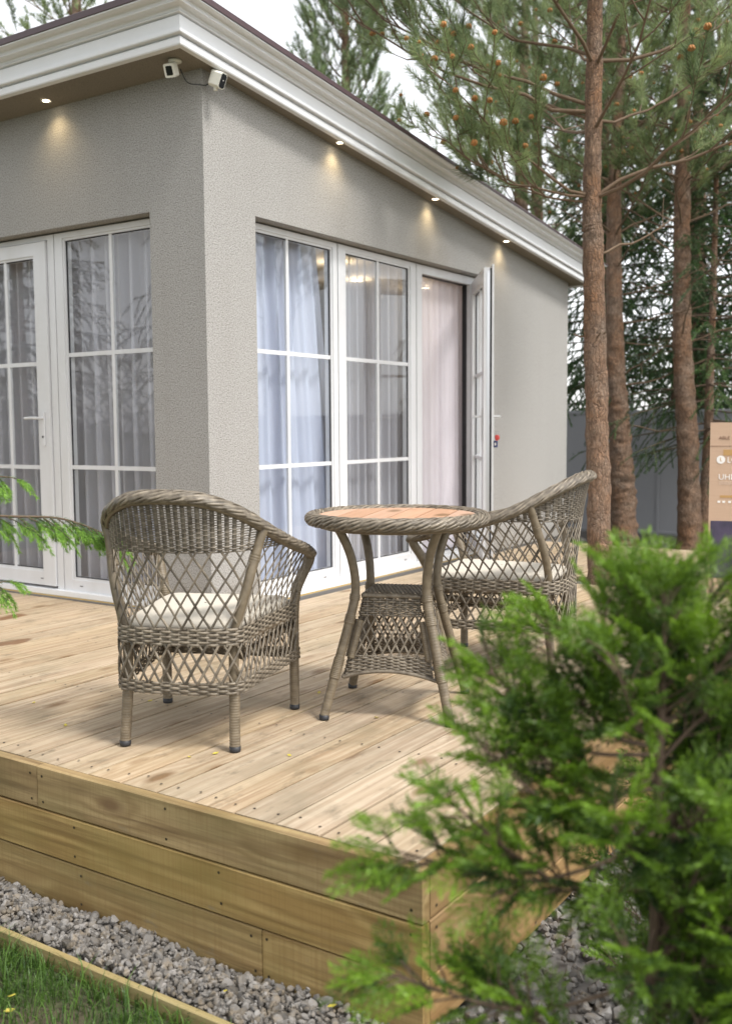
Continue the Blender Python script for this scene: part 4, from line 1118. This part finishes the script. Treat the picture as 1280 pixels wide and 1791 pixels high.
# tall cardboard box with print
CB = (2.055, 2.10); CA = R(14)
carton = empty('cardboard_box', 'tall tan television carton standing on the deck at the right', 'box', (CB[0], CB[1], 0.001), CA)
mb = MB(); box(mb, 0, 0.62, 0, 0.16, 0, 1.045); mb.build('carton', M['card'], carton)
mb = MB(); box(mb, 0.012, 0.608, -0.0015, -0.0003, 0.12, 0.462); mb.build('picture', M['screen'], carton)
mb = MB(); box(mb, 0.001, 0.619, -0.0016, -0.0004, 0.905, 0.9075); mb.build('flap_seam', M['ink_dark'], carton)
mb = MB(); box(mb, 0.075, 0.30, -0.0014, -0.0003, 0.85, 0.885); mb.build('tape', M['ink_tan'], carton)
mb = MB(); box(mb, 0.062, 0.145, -0.0014, -0.0003, 0.60, 0.615); mb.build('tape', M['ink_tan'], carton)
mb = MB()
for z in (0.695, 0.688, 0.681): box(mb, 0.055, 0.2, -0.0012, -0.0003, z - 0.0016, z + 0.0016)
mb.build('fine_print', M['ink_pale'], carton)
mb = MB()
for x in (0.048, 0.075, 0.108, 0.135): plank(mb, 2, 0.570, 0.582, x, x + 0.016, -0.0016, -0.0003, 0.0004)
mb.build('icons', M['ink_white'], carton)
mb = MB(); a = np.arange(32) * 2 * np.pi / 32
mb.add(np.stack([0.062 + 0.024 * np.cos(a), np.full(32, -0.0016), 0.826 + 0.024 * np.sin(a)], 1), [list(range(32))], 0.5, False)
mb.build('logo', M['ink_white'], carton)
mb = MB(); tube(mb, [(0.060, -0.0022, 0.838), (0.060, -0.0022, 0.818), (0.068, -0.0022, 0.818)], 0.0022, 6, nrm=(0, 1, 0), h=0.0004); mb.build('logo_mark', M['ink_tan'], carton)
def text(s, x, z, size, m, name):
    cu = bpy.data.curves.new('t', 'FONT'); cu.body = s; cu.size = size; cu.extrude = 0.0006; cu.resolution_u = 3
    t = bpy.data.objects.new('t', cu); COL.objects.link(t)
    bpy.context.view_layer.update()
    me = bpy.data.meshes.new_from_object(t.evaluated_get(bpy.context.evaluated_depsgraph_get()))
    bpy.data.objects.remove(t); me.materials.clear(); me.materials.append(m)
    o = link(name, me, carton, (x, -0.0012, z)); o.rotation_euler = (R(90), 0, 0)
text('LG', 0.096, 0.809, 0.047, M['ink_white'], 'lettering')
text('UHD D', 0.05, 0.708, 0.047, M['ink_white'], 'lettering')
text('ABLE', 0.048, 0.945, 0.028, M['ink_dark'], 'lettering')
mb = MB(); tube(mb, np.stack([0.165 + 0.022 * np.cos(a), np.full(32, -0.0014), 0.953 + 0.022 * np.sin(a)], 1), 0.004, 6, closed=True, nrm=(0, 1, 0), h=0.0005); mb.build('stamp', M['ink_dark'], carton)
print('small ok')

# ------------------------------------------------------------------ trees
def rough_tube(mb, P, r, sides=20, step=0.025, amp=0.085, seed=0):
    P = np.asarray(P, float); L = np.linalg.norm(np.diff(P, axis=0), axis=1).sum(); n = int(L / step) + 4
    Q = spline(P, n) if len(P) > 2 else P[0] + (P[1] - P[0]) * np.linspace(0, 1, n)[:, None]
    rr = np.interp(np.linspace(0, 1, n), np.linspace(0, 1, len(r)), r)
    T, N, B = frames(Q)
    ang = np.arange(sides) * 2 * np.pi / sides
    g = np.random.default_rng(seed)
    ns = g.normal(size=(n, sides))
    for _ in range(2): ns = (ns + np.roll(ns, 1, 0) + np.roll(ns, -1, 0) + 0.5 * np.roll(ns, 1, 1) + 0.5 * np.roll(ns, -1, 1)) / 3
    rad = rr[:, None] * (1 + amp * ns)
    V = Q[:, None] + N[:, None] * (np.sin(ang)[None, :, None] * rad[..., None]) + B[:, None] * (np.cos(ang)[None, :, None] * rad[..., None])
    i = np.arange(n - 1)[:, None]; j = np.arange(sides)[None, :]
    q = np.stack([i * sides + j, i * sides + (j + 1) % sides, (i + 1) * sides + (j + 1) % sides, (i + 1) * sides + j], -1).reshape(-1, 4)
    mb.add(V.reshape(-1, 3), q)

def twig_needles(mb, P, dens, nl, nw, tint, spread=0.9, frac0=0.0, jitter=0.18):
    """needles along polyline P from fraction frac0, leaning forward"""
    seg = np.diff(P, axis=0); L = np.linalg.norm(seg, axis=1); cum = np.concatenate([[0], np.cumsum(L)]); tot = cum[-1]
    n = int(dens * tot * (1 - frac0)) + 1
    s = rng.uniform(frac0 * tot, tot, n)
    k = np.clip(np.searchsorted(cum, s) - 1, 0, len(seg) - 1)
    base = P[k] + unit(seg[k]) * (s - cum[k])[:, None]
    d = unit(seg[k]); r_ = rng.normal(size=(n, 3)); r_ = unit(r_ - d * (r_ * d).sum(1, keepdims=True))
    sp = spread * rng.uniform(0.7, 1.2, n)[:, None]
    dirs = unit(d + r_ * sp)
    needles(mb, base, dirs, nl * rng.uniform(0.75, 1.15, n), nw, np.clip(tint + rng.normal(size=n) * jitter, 0, 1))

def bend(start, d, L, curve, n=7, wob=0.07):
    """polyline from start along d bending towards curve vector"""
    t = np.linspace(0, 1, n)[:, None]; w = rng.normal(size=(n, 3)) * wob * L; w[0] = 0
    w = np.cumsum(w, 0) / n * 2
    return start + d * (t * L) + np.asarray(curve) * (t ** 2 * L) + w

def pine(name, label, trunk, radii, whorls, nl=0.085, nw=0.0031, dens=760, mat='needle', cones=0, group=None, bare=(), blen=1.7, n_sub=8, n_tw=3, rise=0.55, seed=1, sub_len=0.45, avoid=None, extra=()):
    global rng
    rng = np.random.default_rng(seed)
    base = np.array(trunk[0]); root = empty(name, label, 'tree', tuple(base), group=group)
    tr = np.array(trunk) - base
    mb = MB(); rough_tube(mb, tr, radii, seed=seed)
    zt = tr[:, 2]
    def on(z): return np.array([np.interp(z, zt, tr[:, 0]), np.interp(z, zt, tr[:, 1]), z])
    def rad(z): return np.interp(z, zt, radii if len(radii) == len(zt) else np.interp(np.linspace(0, 1, len(zt)), np.linspace(0, 1, len(radii)), radii))
    # whorl collars and dead stubs
    br, cr = MB(), MB(); tips = []
    def limb(P, r0, lvl):
        tube(br, P, np.linspace(r0, r0 * 0.3, len(P)), 7 if lvl == 0 else 4, 0.5)
    def shoot(st, d, L, t):
        P = bend(st, d, L, (0, 0, 0.22), 5, 0.03)
        tube(br, P, np.linspace(0.0042, 0.0025, 5), 4, 0.5)
        twig_needles(cr, P, dens, nl, nw, t, 0.95, 0.12)
        tips.append(P[-1]); return P
    limbs = []
    for z, nb, Lb in whorls:
        a0 = rng.uniform(0, 6.28)
        for k in range(nb):
            a = a0 + k * 6.283 / nb + rng.normal() * 0.2
            limbs.append((z + rng.normal() * 0.04, np.array([math.cos(a), math.sin(a), rise * rng.uniform(0.7, 1.25)]), Lb * rng.uniform(0.8, 1.12)))
    limbs += list(extra)
    for z, d, L in limbs:
        d = unit(d); st = on(z) + np.array([d[0], d[1], 0]) * rad(z) * 0.7
        if avoid and avoid(base + st + d * L): continue
        P = bend(st, d * np.array([1, 1, 0.6]), L, (0, 0, 0.26), 9, 0.065); lb = MB(); tube(lb, P, np.linspace(0.005 + 0.005 * L, 0.0025, len(P)), 8, 0.5); lb.build('branch', M['twig'], root)
        for j in range(n_sub):
            f = 0.30 + 0.68 * (j + rng.uniform(0.1, 0.9)) / n_sub
            i = min(int(f * 8), 7); p = P[i] + (P[i + 1] - P[i]) * (f * 8 - i)
            ax = unit(P[i + 1] - P[i]); side = unit(np.cross(ax, [0, 0, 1])) * (1 if j % 2 else -1)
            dd = unit(ax * 0.75 + side * rng.uniform(0.5, 1.0) + np.array([0, 0, rng.uniform(-0.15, 0.35)]))
            Ls = L * sub_len * (1.15 - f) * rng.uniform(0.7, 1.2) + 0.12
            Q = bend(p, dd, Ls, (0, 0, 0.2), 6, 0.05); limb(Q, 0.006, 1)
            tn = np.clip(0.45 + rng.normal() * 0.2, 0, 1)
            twig_needles(cr, Q, dens * 0.55, nl, nw, tn, 0.95, 0.45)
            for q in range(n_tw):
                g = rng.uniform(0.35, 1.0); ii = min(int(g * 5), 4); pp = Q[ii] + (Q[ii + 1] - Q[ii]) * (g * 5 - ii)
                d2 = unit(unit(Q[ii + 1] - Q[ii]) * 0.9 + rng.normal(size=3) * 0.45 + np.array([0, 0, 0.25]))
                shoot(pp, d2, rng.uniform(0.12, 0.24), np.clip(tn + rng.normal() * 0.15, 0, 1))
            shoot(Q[-1], unit(Q[-1] - Q[-2]), rng.uniform(0.12, 0.22), tn)
        shoot(P[-1], unit(P[-1] - P[-2]), 0.2, 0.6)
    for z, d, L in bare:
        d = unit(np.array(d, float)); st = on(z)
        P = bend(st, d, L, (0, 0, 0.15), 8, 0.06); tube(br, P, np.linspace(0.011, 0.004, 8), 5, 0.5)
        for j in range(int(L * 5)):
            i = rng.integers(3, 7); dd = unit(d + rng.normal(size=3) * 0.6); tube(br, bend(P[i], dd, 0.3 * L * rng.random() + 0.08, (0, 0, 0.1), 5, 0.05), np.linspace(0.004, 0.0018, 5), 4, 0.5)
    mb.build('trunk', M['bark'], root); tag(br.build('twigs', M['twig'], root), kind='stuff'); cr.build('crown', M[mat], root)
    if cones:
        cm = MB(); V, F = icos()
        for k in range(26):
            p = rng.normal(size=3) * 0.010; p[2] = abs(p[2]) * 1.3
            p = unit(p) * 0.0125; cm.add(V * np.array([0.0062, 0.0062, 0.0085]) + p, F, 0.5)
        cm.add(V * 0.0125, F, 0.5)
        cme = cm.mesh('pollen_cone', M['cone'])
        tips = np.array(tips); low = tips[tips[:, 2] < 4.6]; low = low if len(low) > 20 else tips; low = low[np.argsort(rng.random(len(low)))]; sel = []
        for t_ in low:
            if len(sel) < cones and all(np.linalg.norm(t_ - u_) > 0.16 for u_ in sel): sel.append(t_)
        for p in sel:
            o = link('pollen_cone', cme, root, tuple(p)); s = rng.uniform(0.7, 1.45); o.scale = (s, s, s)
    return root

def spruce(name, label, trunk, radii, z0, z1, L0, nw=0.0065, mat='spruce', group=None, seed=3, step=0.24, dens=420, n_side=10, nlen=0.026, tipt=0.35):
    global rng
    rng = np.random.default_rng(seed)
    base = np.array(trunk[0]); root = empty(name, label, 'tree', tuple(base), group=group)
    tr = np.array(trunk) - base; mb = MB(); rough_tube(mb, tr, radii, 12, 0.06, 0.04, seed); mb.build('trunk', M['bark'], root)
    br, cr = MB(), MB(); zt = tr[:, 2]
    for z in np.arange(z0, z1, step):
        f = (z - z0) / (z1 - z0); L = L0 * (1 - f) ** 0.8 + 0.15; a0 = rng.uniform(0, 6.28); nb = 6
        for k in range(nb):
            a = a0 + k * 6.283 / nb + rng.normal() * 0.25; d = np.array([math.cos(a), math.sin(a), -0.12 + 0.4 * f]); Lb = L * rng.uniform(0.7, 1.1)
            st = np.array([np.interp(z, zt, tr[:, 0]), np.interp(z, zt, tr[:, 1]), z + rng.normal() * 0.05])
            P = bend(st, d, Lb, (0, 0, -0.12 + 0.15 * f), 8, 0.03); tube(br, P, np.linspace(0.006 + 0.006 * Lb, 0.003, 8), 4)
            tn = np.clip(0.3 + rng.normal() * 0.18, 0, 1)
            twig_needles(cr, P, dens, nlen, nw, tn, 1.0, 0.3)
            for j in range(n_side):
                g = 0.2 + 0.8 * (j + rng.random()) / n_side; i = min(int(g * 7), 6); p = P[i] + (P[i + 1] - P[i]) * (g * 7 - i)
                ax = unit(P[i + 1] - P[i]); sd = unit(np.cross(ax, [0, 0, 1])) * (1 if j % 2 else -1)
                dd = unit(ax * 0.7 + sd * rng.uniform(0.3, 0.9) + np.array([0, 0, rng.uniform(-0.9, -0.15)]))
                Q = bend(p, dd, Lb * rng.uniform(0.18, 0.36) * (1.3 - g * 0.6), (0, 0, -0.25), 5, 0.05); tube(br, Q, np.linspace(0.0035, 0.002, 5), 3)
                twig_needles(cr, Q, dens, nlen, nw, np.clip(tn + tipt * (rng.random() < 0.25), 0, 1), 1.0, 0.0)
    tag(br.build('branches', M['twig_dark'], root), kind='stuff'); cr.build('crown', M[mat], root)
    return root

def on_house(p): return p[0] < 0.35 and p[2] < 3.6 and p[1] < 5.2
T1 = [(T1X + 0.01, T1Y - 0.01, -0.45), (1.30, 2.35, 0.0), (1.235, 2.41, 1.1), (1.169, 2.483, 2.18), (1.149, 2.504, 2.52), (1.11, 2.613, 3.84), (1.08, 2.70, 5.4), (1.06, 2.76, 6.8)]
ex1 = [(2.99, np.array([-0.63, -0.76, 0.20]), 1.05), (2.96, np.array([-0.8, -0.5, 0.12]), 0.8), (2.98, np.array([-0.75, -0.55, 0.42]), 1.75), (3.0, np.array([0.9, 0.35, 0.55]), 1.9), (2.98, np.array([0.75, -0.2, 0.42]), 1.6), (3.02, np.array([-0.85, 0.25, 0.55]), 1.3), (3.0, np.array([-0.45, -0.75, 0.35]), 1.3), (3.55, np.array([-0.8, -0.65, 0.35]), 1.9), (3.6, np.array([-0.85, -0.4, 0.5]), 1.8)]
pine('pine_tree', 'reddish barked pine rising through the deck beside the house, orange pollen cones in its crown', T1, [0.088, 0.082, 0.075, 0.068, 0.062, 0.048, 0.035, 0.015],
     [(3.45, 4, 1.45), (3.9, 5, 1.7), (4.35, 5, 1.7), (4.8, 5, 1.6), (5.3, 5, 1.4), (5.8, 5, 1.2), (6.3, 5, 0.8)], cones=170, seed=11, avoid=on_house, extra=ex1,
     bare=[(2.05, (-0.8, -0.5, 0.1), 0.14), (2.05, (0.5, -0.8, 0.2), 0.12), (2.06, (0.6, -0.2, 0.1), 0.10), (2.6, (0.5, 0.7, 0.3), 0.7)], group='tall pines by the house')
T2 = [(-0.09, 6.80, -0.45), (-0.13, 6.83, 0.3), (-0.20, 6.87, 1.1), (-0.274, 6.92, 1.935), (-0.347, 7.026, 3.448), (-0.35, 7.18, 4.96), (-0.33, 7.25, 7.2)]
pine('pine_tree', 'dark trunked pine leaning just behind the nearest pine in front of the fence', T2, [0.165, 0.135, 0.115, 0.098, 0.078, 0.055, 0.02],
     [(3.6, 5, 1.6), (4.1, 6, 1.8), (4.6, 6, 1.8), (5.2, 6, 1.6), (5.8, 6, 1.4), (6.5, 6, 1.0)], cones=40, seed=12, nw=0.0055, dens=420, avoid=on_house,
     bare=[(2.0, (0.9, -0.2, 0.35), 0.8), (1.9, (0.9, 0.3, 0.1), 1.0), (2.9, (0.9, -0.3, 0.1), 1.2), (2.6, (1, 0.1, 0.05), 1.3), (1.5, (0.8, -0.4, -0.2), 0.9), (3.2, (0.6, -0.7, 0.3), 0.8)], group='tall pines by the house')
T3 = [(0.56, 7.0, -0.45), (0.52, 7.05, 0.6), (0.403, 7.126, 1.914), (0.365, 7.2, 2.8), (0.331, 7.268, 3.772), (0.28, 7.424, 5.629), (0.25, 7.5, 7.4)]
pine('pine_tree', 'slender pine with pale bark standing left of the cardboard box', T3, [0.135, 0.115, 0.10, 0.09, 0.082, 0.05, 0.02],
     [(3.6, 5, 1.5), (4.1, 6, 1.8), (4.7, 6, 1.8), (5.3, 6, 1.6), (5.9, 6, 1.4), (6.6, 6, 1.0)], cones=50, seed=13, nw=0.0055, dens=420,
     bare=[(2.35, (-0.9, -0.2, 0.05), 1.1), (2.35, (0.9, 0.1, 0.2), 1.3), (2.9, (-0.8, 0.2, 0.2), 1.0), (2.9, (0.8, -0.4, 0.4), 1.2), (2.4, (0.4, -0.9, 0.5), 0.9), (3.3, (-0.7, -0.5, 0.4), 0.8)], group='tall pines by the house')
spruce('spruce_tree', 'thin dark spruce with drooping branches right of the slender pine', [(0.56, 7.46, -0.45), (0.575, 7.6, 0.8), (0.568, 7.655, 1.6), (0.55, 7.79, 2.8), (0.55, 7.8, 5.6)], [0.07, 0.055, 0.045, 0.035, 0.012], 1.25, 5.6, 1.35, seed=21)
pA = spruce('spruce_tree', 'dark spruce beyond the fence at the right edge', [(2.3, 9.8, -0.45), (2.3, 9.8, 3.5), (2.3, 9.8, 7.5)], [0.13, 0.09, 0.02], 1.75, 7.6, 1.9, seed=22, nw=0.012, dens=410, step=0.26, nlen=0.03, n_side=13, group='conifers beyond the fence')
# pine behind the roof with upright candles
pine('pine_tree', 'light green pine with upright shoots rising behind the roof', [(-4.5, 7.9, -0.45), (-4.55, 7.95, 4.0), (-4.58, 7.95, 8.2)], [0.13, 0.09, 0.02],
     [(3.6, 6, 1.1), (4.2, 7, 1.15), (4.8, 7, 1.1), (5.3, 7, 1.05), (5.8, 7, 1.0), (6.3, 7, 0.95), (6.8, 7, 0.8), (7.3, 6, 0.55), (7.8, 5, 0.35)], mat='needle_young', nw=0.006, dens=330, nl=0.075, rise=1.9, seed=14, n_sub=6, n_tw=3, sub_len=0.5)
B = pine('pine_tree', 'dark pine whose branches show above the roof at the far left', [(-9.2, 7.2, -0.45), (-9.2, 7.2, 4.5), (-9.1, 7.2, 9.5)], [0.2, 0.14, 0.03],
     [(4.4, 5, 2.0), (5.2, 6, 2.4), (6.0, 6, 2.3), (6.8, 6, 2.2), (7.7, 6, 1.8), (8.6, 6, 1.2)], nw=0.010, dens=240, seed=15, group='conifers beyond the fence')
C_ = pine('pine_tree', 'broad pine beyond the fence behind the trunks', [(-3.6, 11.5, -0.45), (-3.6, 11.6, 4.5), (-3.5, 11.6, 9.5)], [0.17, 0.12, 0.03],
     [(3.6, 6, 2.0), (4.2, 6, 2.4), (5.0, 6, 2.4), (5.9, 6, 2.2), (6.8, 6, 1.9), (7.8, 6, 1.5), (8.7, 5, 1.0)], nw=0.011, dens=220, seed=16, group='conifers beyond the fence')
def put(o, loc, rz, s, label):
    c = copy_tree(o, None, label); c.location = loc; c.rotation_euler = (0, 0, rz); c.scale = (s, s, s); return c
put(C_, (-0.78, 12.2, -0.45), 2.1, 1.0, 'pine beyond the fence between the slender pine and the nearest pine')
put(C_, (-4.2, 13.5, -0.45), 4.0, 1.0, 'distant pine rising over the lower end of the roof')
put(pA, (-1.45, 9.7, -0.45), 5.1, 0.9, 'dark spruce behind the fence, between the house end and the nearest pine trunk')
put(pA, (-0.35, 9.6, -0.45), 1.3, 0.95, 'dark spruce close behind the fence between the pine trunks')
put(pA, (3.6, 12.5, -0.45), 2.6, 1.2, 'tall spruce far beyond the fence at the right edge')
put(pA, (0.9, 10.6, -0.45), 3.9, 1.1, 'dark spruce behind the fence right of the slender pine')
# garden behind the camera, mirrored in the panes
for i, (x, y, s) in enumerate(((-5.5, -6.6, 1.0), (-2.4, -9.0, 1.1), (-9.5, -6.0, 1.0), (0.5, -12.0, 1.1))):
    put(C_ if i % 2 else pA, (x, y, -0.45), 1.7 * i, s, 'garden conifer across the lawn facing the closed glazed door, number %s from it' % ['nearest', 'second', 'outermost', 'farthest'][i])
for i, (x, y, s) in enumerate(((10.5, 7.5, 1.0), (9.0, 12.0, 1.0))):
    put(C_, (x, y, -0.45), 2.0 * i + 0.5, s, 'garden pine right of the terrace, ' + ['nearer', 'farther'][i] + ' one')
print('trees ok')

# ------------------------------------------------------------------ foreground thuja shrubs
def spray(mb, p, d, n, L, tint):
    """flat scale-leaf frond: axis with paired laterals that carry short scales"""
    d = unit(d); s = unit(np.cross(d, n)); nn = np.cross(s, d)
    k = 13; base, dirs, ln, tt = [], [], [], []
    for i in range(k):
        f = (i + 0.5) / k; ax = p + d * (L * f) - nn * (0.18 * L * f * f)
        for sg in (-1, 1):
            ll = L * 0.52 * (1 - f) ** 0.75 * rng.uniform(0.75, 1.15) + 0.006
            dd = unit(d * 0.8 + s * sg * 0.75 - nn * rng.uniform(0, 0.3))
            m = max(2, int(ll / 0.0048))
            for j in range(m):
                q = ax + dd * (ll * j / m); base.append(q); 
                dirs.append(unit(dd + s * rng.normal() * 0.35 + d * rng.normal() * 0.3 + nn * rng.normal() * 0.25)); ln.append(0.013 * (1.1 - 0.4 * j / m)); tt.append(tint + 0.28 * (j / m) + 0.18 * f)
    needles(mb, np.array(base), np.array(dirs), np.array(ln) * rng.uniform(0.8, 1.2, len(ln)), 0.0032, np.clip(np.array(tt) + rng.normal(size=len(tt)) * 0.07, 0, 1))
def thuja(name, label, base, stem, limbs, n_spray, sl=0.085, seed=5, top=None):
    global rng
    rng = np.random.default_rng(seed)
    root = empty(name, label, 'shrub', base, group='thuja shrubs beside the deck'); b0 = np.array(base)
    st, cr = MB(), MB()
    S_ = spline(np.array(stem) - b0, 30); tube(st, S_, np.linspace(0.011, 0.004, 30), 8)
    for P in limbs:
        Q = spline(np.array(P) - b0, 18); tube(st, Q, np.linspace(0.004, 0.0016, 18), 6)
        L = np.linalg.norm(np.diff(Q, axis=0), axis=1).sum(); f0 = 0.42 if L > 0.27 else 0.2; m = max(4, int(L * (1 - f0) * 1.25 * n_spray))
        for i in range(m):
            f = f0 + (1 - f0) * (i + rng.random()) / m; k = min(int(f * 17), 16); p = Q[k] + (Q[k + 1] - Q[k]) * (f * 17 - k)
            ax = unit(Q[k + 1] - Q[k]); r_ = rng.normal(size=3); r_ = unit(r_ - ax * (r_ @ ax))
            d = unit(ax * 0.8 + r_ * 0.75 + np.array([0, 0, 0.25]))
            tl = 0.045 * rng.random() + 0.02; tube(st, [p, p + d * tl], 0.0016, 4)
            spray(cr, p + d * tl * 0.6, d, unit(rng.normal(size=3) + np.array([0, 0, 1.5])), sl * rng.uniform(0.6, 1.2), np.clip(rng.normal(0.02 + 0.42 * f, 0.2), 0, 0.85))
        spray(cr, Q[-1], unit(Q[-1] - Q[-2]), np.array([0, 0, 1.0]), sl, 0.5)
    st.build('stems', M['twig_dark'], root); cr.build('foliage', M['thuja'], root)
    return root
def V3(*a): return np.array(a, float)
sb = (3.25, -2.61, -0.45)
stem = [sb, (3.241, -2.622, 0.06), (3.23, -2.586, 0.48), (3.229, -2.566, 0.70), (3.218, -2.56, 0.80)]
def lm(z0, end, sag=0.05):
    s0 = np.array([np.interp(z0, [-0.45, 0.06, 0.48, 0.70, 0.84], [3.25, 3.241, 3.23, 3.229, 3.215]), np.interp(z0, [-0.45, 0.06, 0.48, 0.7, 0.84], [-2.61, -2.622, -2.586, -2.566, -2.558]), z0])
    e = np.array(end); m = (s0 + e) / 2 + np.array([0, 0, -sag]); return [s0, m, e]
rl = np.random.default_rng(8); extra_l = []
for k in range(30):
    a_ = rl.uniform(-0.9, 2.0); z_ = rl.uniform(0.0, 0.62); q_ = rl.uniform(0.10, 0.24)
    extra_l.append(lm(z_, (3.235 + q_ * math.cos(a_), -2.60 + q_ * math.sin(a_), z_ + rl.uniform(0.06, 0.22)), rl.uniform(-0.03, 0.03)))
limbs = [
    stem[2:], lm(0.42, (2.965, -2.90, 0.46)), lm(0.22, (2.96, -2.90, 0.28)), lm(0.35, (3.02, -2.84, 0.52)), lm(0.45, (3.035, -2.77, 0.58)),
    lm(0.55, (3.02, -2.72, 0.68)), lm(0.58, (3.10, -2.65, 0.74)), lm(0.62, (3.15, -2.62, 0.765)), lm(0.66, (3.27, -2.46, 0.79)), lm(0.6, (3.33, -2.50, 0.76)),
    lm(0.5, (3.34, -2.42, 0.66)), lm(0.42, (3.36, -2.45, 0.55)), lm(0.3, (3.36, -2.47, 0.42)), lm(0.18, (3.36, -2.5, 0.3)), lm(0.15, (3.06, -2.80, 0.25)), 
    lm(0.05, (3.10, -2.74, 0.12)), lm(0.38, (3.08, -2.72, 0.42)), lm(0.48, (3.12, -2.68, 0.50)), lm(0.0, (3.34, -2.55, 0.14)), lm(0.52, (3.09, -2.70, 0.56)), lm(0.6, (3.2, -2.7, 0.72)), lm(0.45, (3.22, -2.75, 0.5)), lm(0.3, (3.25, -2.76, 0.33)),
    lm(0.56, (3.085, -2.67, 0.725)), lm(0.52, (3.04, -2.71, 0.65)), lm(0.5, (3.07, -2.68, 0.60)), lm(0.64, (3.17, -2.47, 0.78)), lm(0.55, (3.2, -2.45, 0.72)), lm(0.62, (3.245, -2.62, 0.80)), lm(0.66, (3.19, -2.60, 0.80))] + extra_l
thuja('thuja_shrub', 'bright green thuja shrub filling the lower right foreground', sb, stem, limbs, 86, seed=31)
# second, lower shrub further along the gravel
sb2 = (3.12, -1.72, -0.45); st2 = [sb2, (3.12, -1.72, -0.1), (3.11, -1.71, 0.3)]
limbs2 = [st2[1:]] + [[(3.12, -1.72, z), (3.12 + 0.5 * r_ * math.cos(a), -1.72 + 0.5 * r_ * math.sin(a), z + 0.03), (3.12 + r_ * math.cos(a), -1.72 + r_ * math.sin(a), z + 0.14)] for z, a, r_ in
    [(-0.35, 0.3, 0.28), (-0.32, 1.5, 0.3), (-0.3, 2.8, 0.27), (-0.28, 4.1, 0.3), (-0.25, 5.3, 0.28), (-0.15, 0.9, 0.25), (-0.1, 2.2, 0.24), (-0.1, 3.5, 0.26), (-0.08, 4.8, 0.25), (0.0, 0.2, 0.2), (0.02, 1.6, 0.2), (0.05, 3.0, 0.2), (0.05, 4.3, 0.2), (0.12, 5.4, 0.14), (0.12, 2.4, 0.14)]]
thuja('thuja_shrub', 'smaller dark thuja shrub growing from the gravel behind the foreground one', sb2, st2, limbs2, 80, seed=32)

# ------------------------------------------------------------------ young spruce at the left, only one branch in view
rng = np.random.default_rng(41)
tb = np.array((0.42, -2.56, -0.45))
ys = empty('young_spruce', 'young spruce out of frame whose fresh green branch reaches in at the left', 'tree', tuple(tb))
mb = MB(); rough_tube(mb, [(0, 0, 0), (0.01, 0, 0.9), (0, 0.01, 2.0)], [0.04, 0.028, 0.008], 12, 0.05, 0.04, 4); mb.build('trunk', M['bark'], ys)
br, old, fresh = MB(), MB(), MB()
def sprig(p, d, L, droop):
    Q = bend(p, d, L, (0, 0, -droop), 7, 0.03); tube(br, Q, np.linspace(0.0022, 0.0012, 7), 4)
    twig_needles(old, Q, 1300, 0.015, 0.0015, 0.5, 1.0, 0.0, 0.15)
    for g in (0.45, 0.7, 1.0):
        i = min(int(g * 6), 5); p2 = Q[i] + (Q[i + 1] - Q[i]) * (g * 6 - i) if g < 1 else Q[-1]
        for sg in ((-1, 1) if g < 1 else (0,)):
            ax = unit(Q[i + 1] - Q[i]); sd = unit(np.cross(ax, [0, 0, 1]) + 1e-6)
            d2 = unit(ax * 0.9 + sd * sg * 0.7 + np.array([0, 0, -0.35])); T_ = bend(p2, d2, rng.uniform(0.03, 0.055), (0, 0, -0.3), 5, 0.02)
            twig_needles(fresh, T_, 2000, 0.0155, 0.0017, 0.5, 0.95, 0.0, 0.28)
def branch(pts, m, Ls, dr):
    Q = spline(np.array(pts) - tb, 30); tube(br, Q, np.linspace(0.007, 0.002, 30), 6)
    twig_needles(old, Q, 700, 0.014, 0.0016, 0.3, 1.2, 0.35)
    for j in range(m):
        f = 0.3 + 0.7 * (j + rng.random() * 0.6) / m; k = min(int(f * 29), 28); p = Q[k]; ax = unit(Q[k + 1] - Q[k]); sd = unit(np.cross(ax, [0, 0, 1])) * (1 if j % 2 else -1)
        sprig(p, unit(ax * 0.75 + sd * rng.uniform(0.3, 0.8) + np.array([0, 0, -rng.uniform(0.15, 0.65)])), Ls * rng.uniform(0.6, 1.1) * (1.25 - 0.55 * f), dr)
    sprig(Q[-1], unit(Q[-1] - Q[-2]), 0.05, 0.3)
branch([tb + (0.02, 0.01, 1.22), (0.66, -2.28, 0.795), (0.867, -1.959, 0.755), (0.958, -1.78, 0.735), (1.05, -1.64, 0.665)], 34, 0.115, 0.12)
branch([tb + (0.02, 0.01, 1.0), (0.66, -2.35, 0.60), (0.90, -2.12, 0.545), (0.965, -2.03, 0.555)], 7, 0.10, 0.4)
branch([tb + (0.01, 0.02, 1.4), (0.66, -2.33, 0.95), (0.88, -2.10, 0.90), (0.965, -1.99, 0.885)], 9, 0.07, 0.3)
for z, a in ((0.5, 3.0), (0.6, 4.4), (0.9, 2.4), (0.95, 3.8), (1.3, 3.2), (1.35, 4.6), (1.6, 2.6), (1.7, 4.0), (1.75, 5.6)):
    e = 0.45 * (1.2 - z / 2); branch([tb + (0, 0, z), tb + (0.5 * e * math.cos(a), 0.5 * e * math.sin(a), z - 0.03), tb + (e * math.cos(a), e * math.sin(a), z - 0.08)], 8, 0.10, 0.35)
tag(br.build('twigs', M['twig_dark'], ys), kind='stuff'); old.build('old_needles', M['spruce'], ys); fresh.build('fresh_tips', M['spruce_tip'], ys)
print('done', sum(len(o.data.polygons) for o in scene.objects if o.type == 'MESH'))
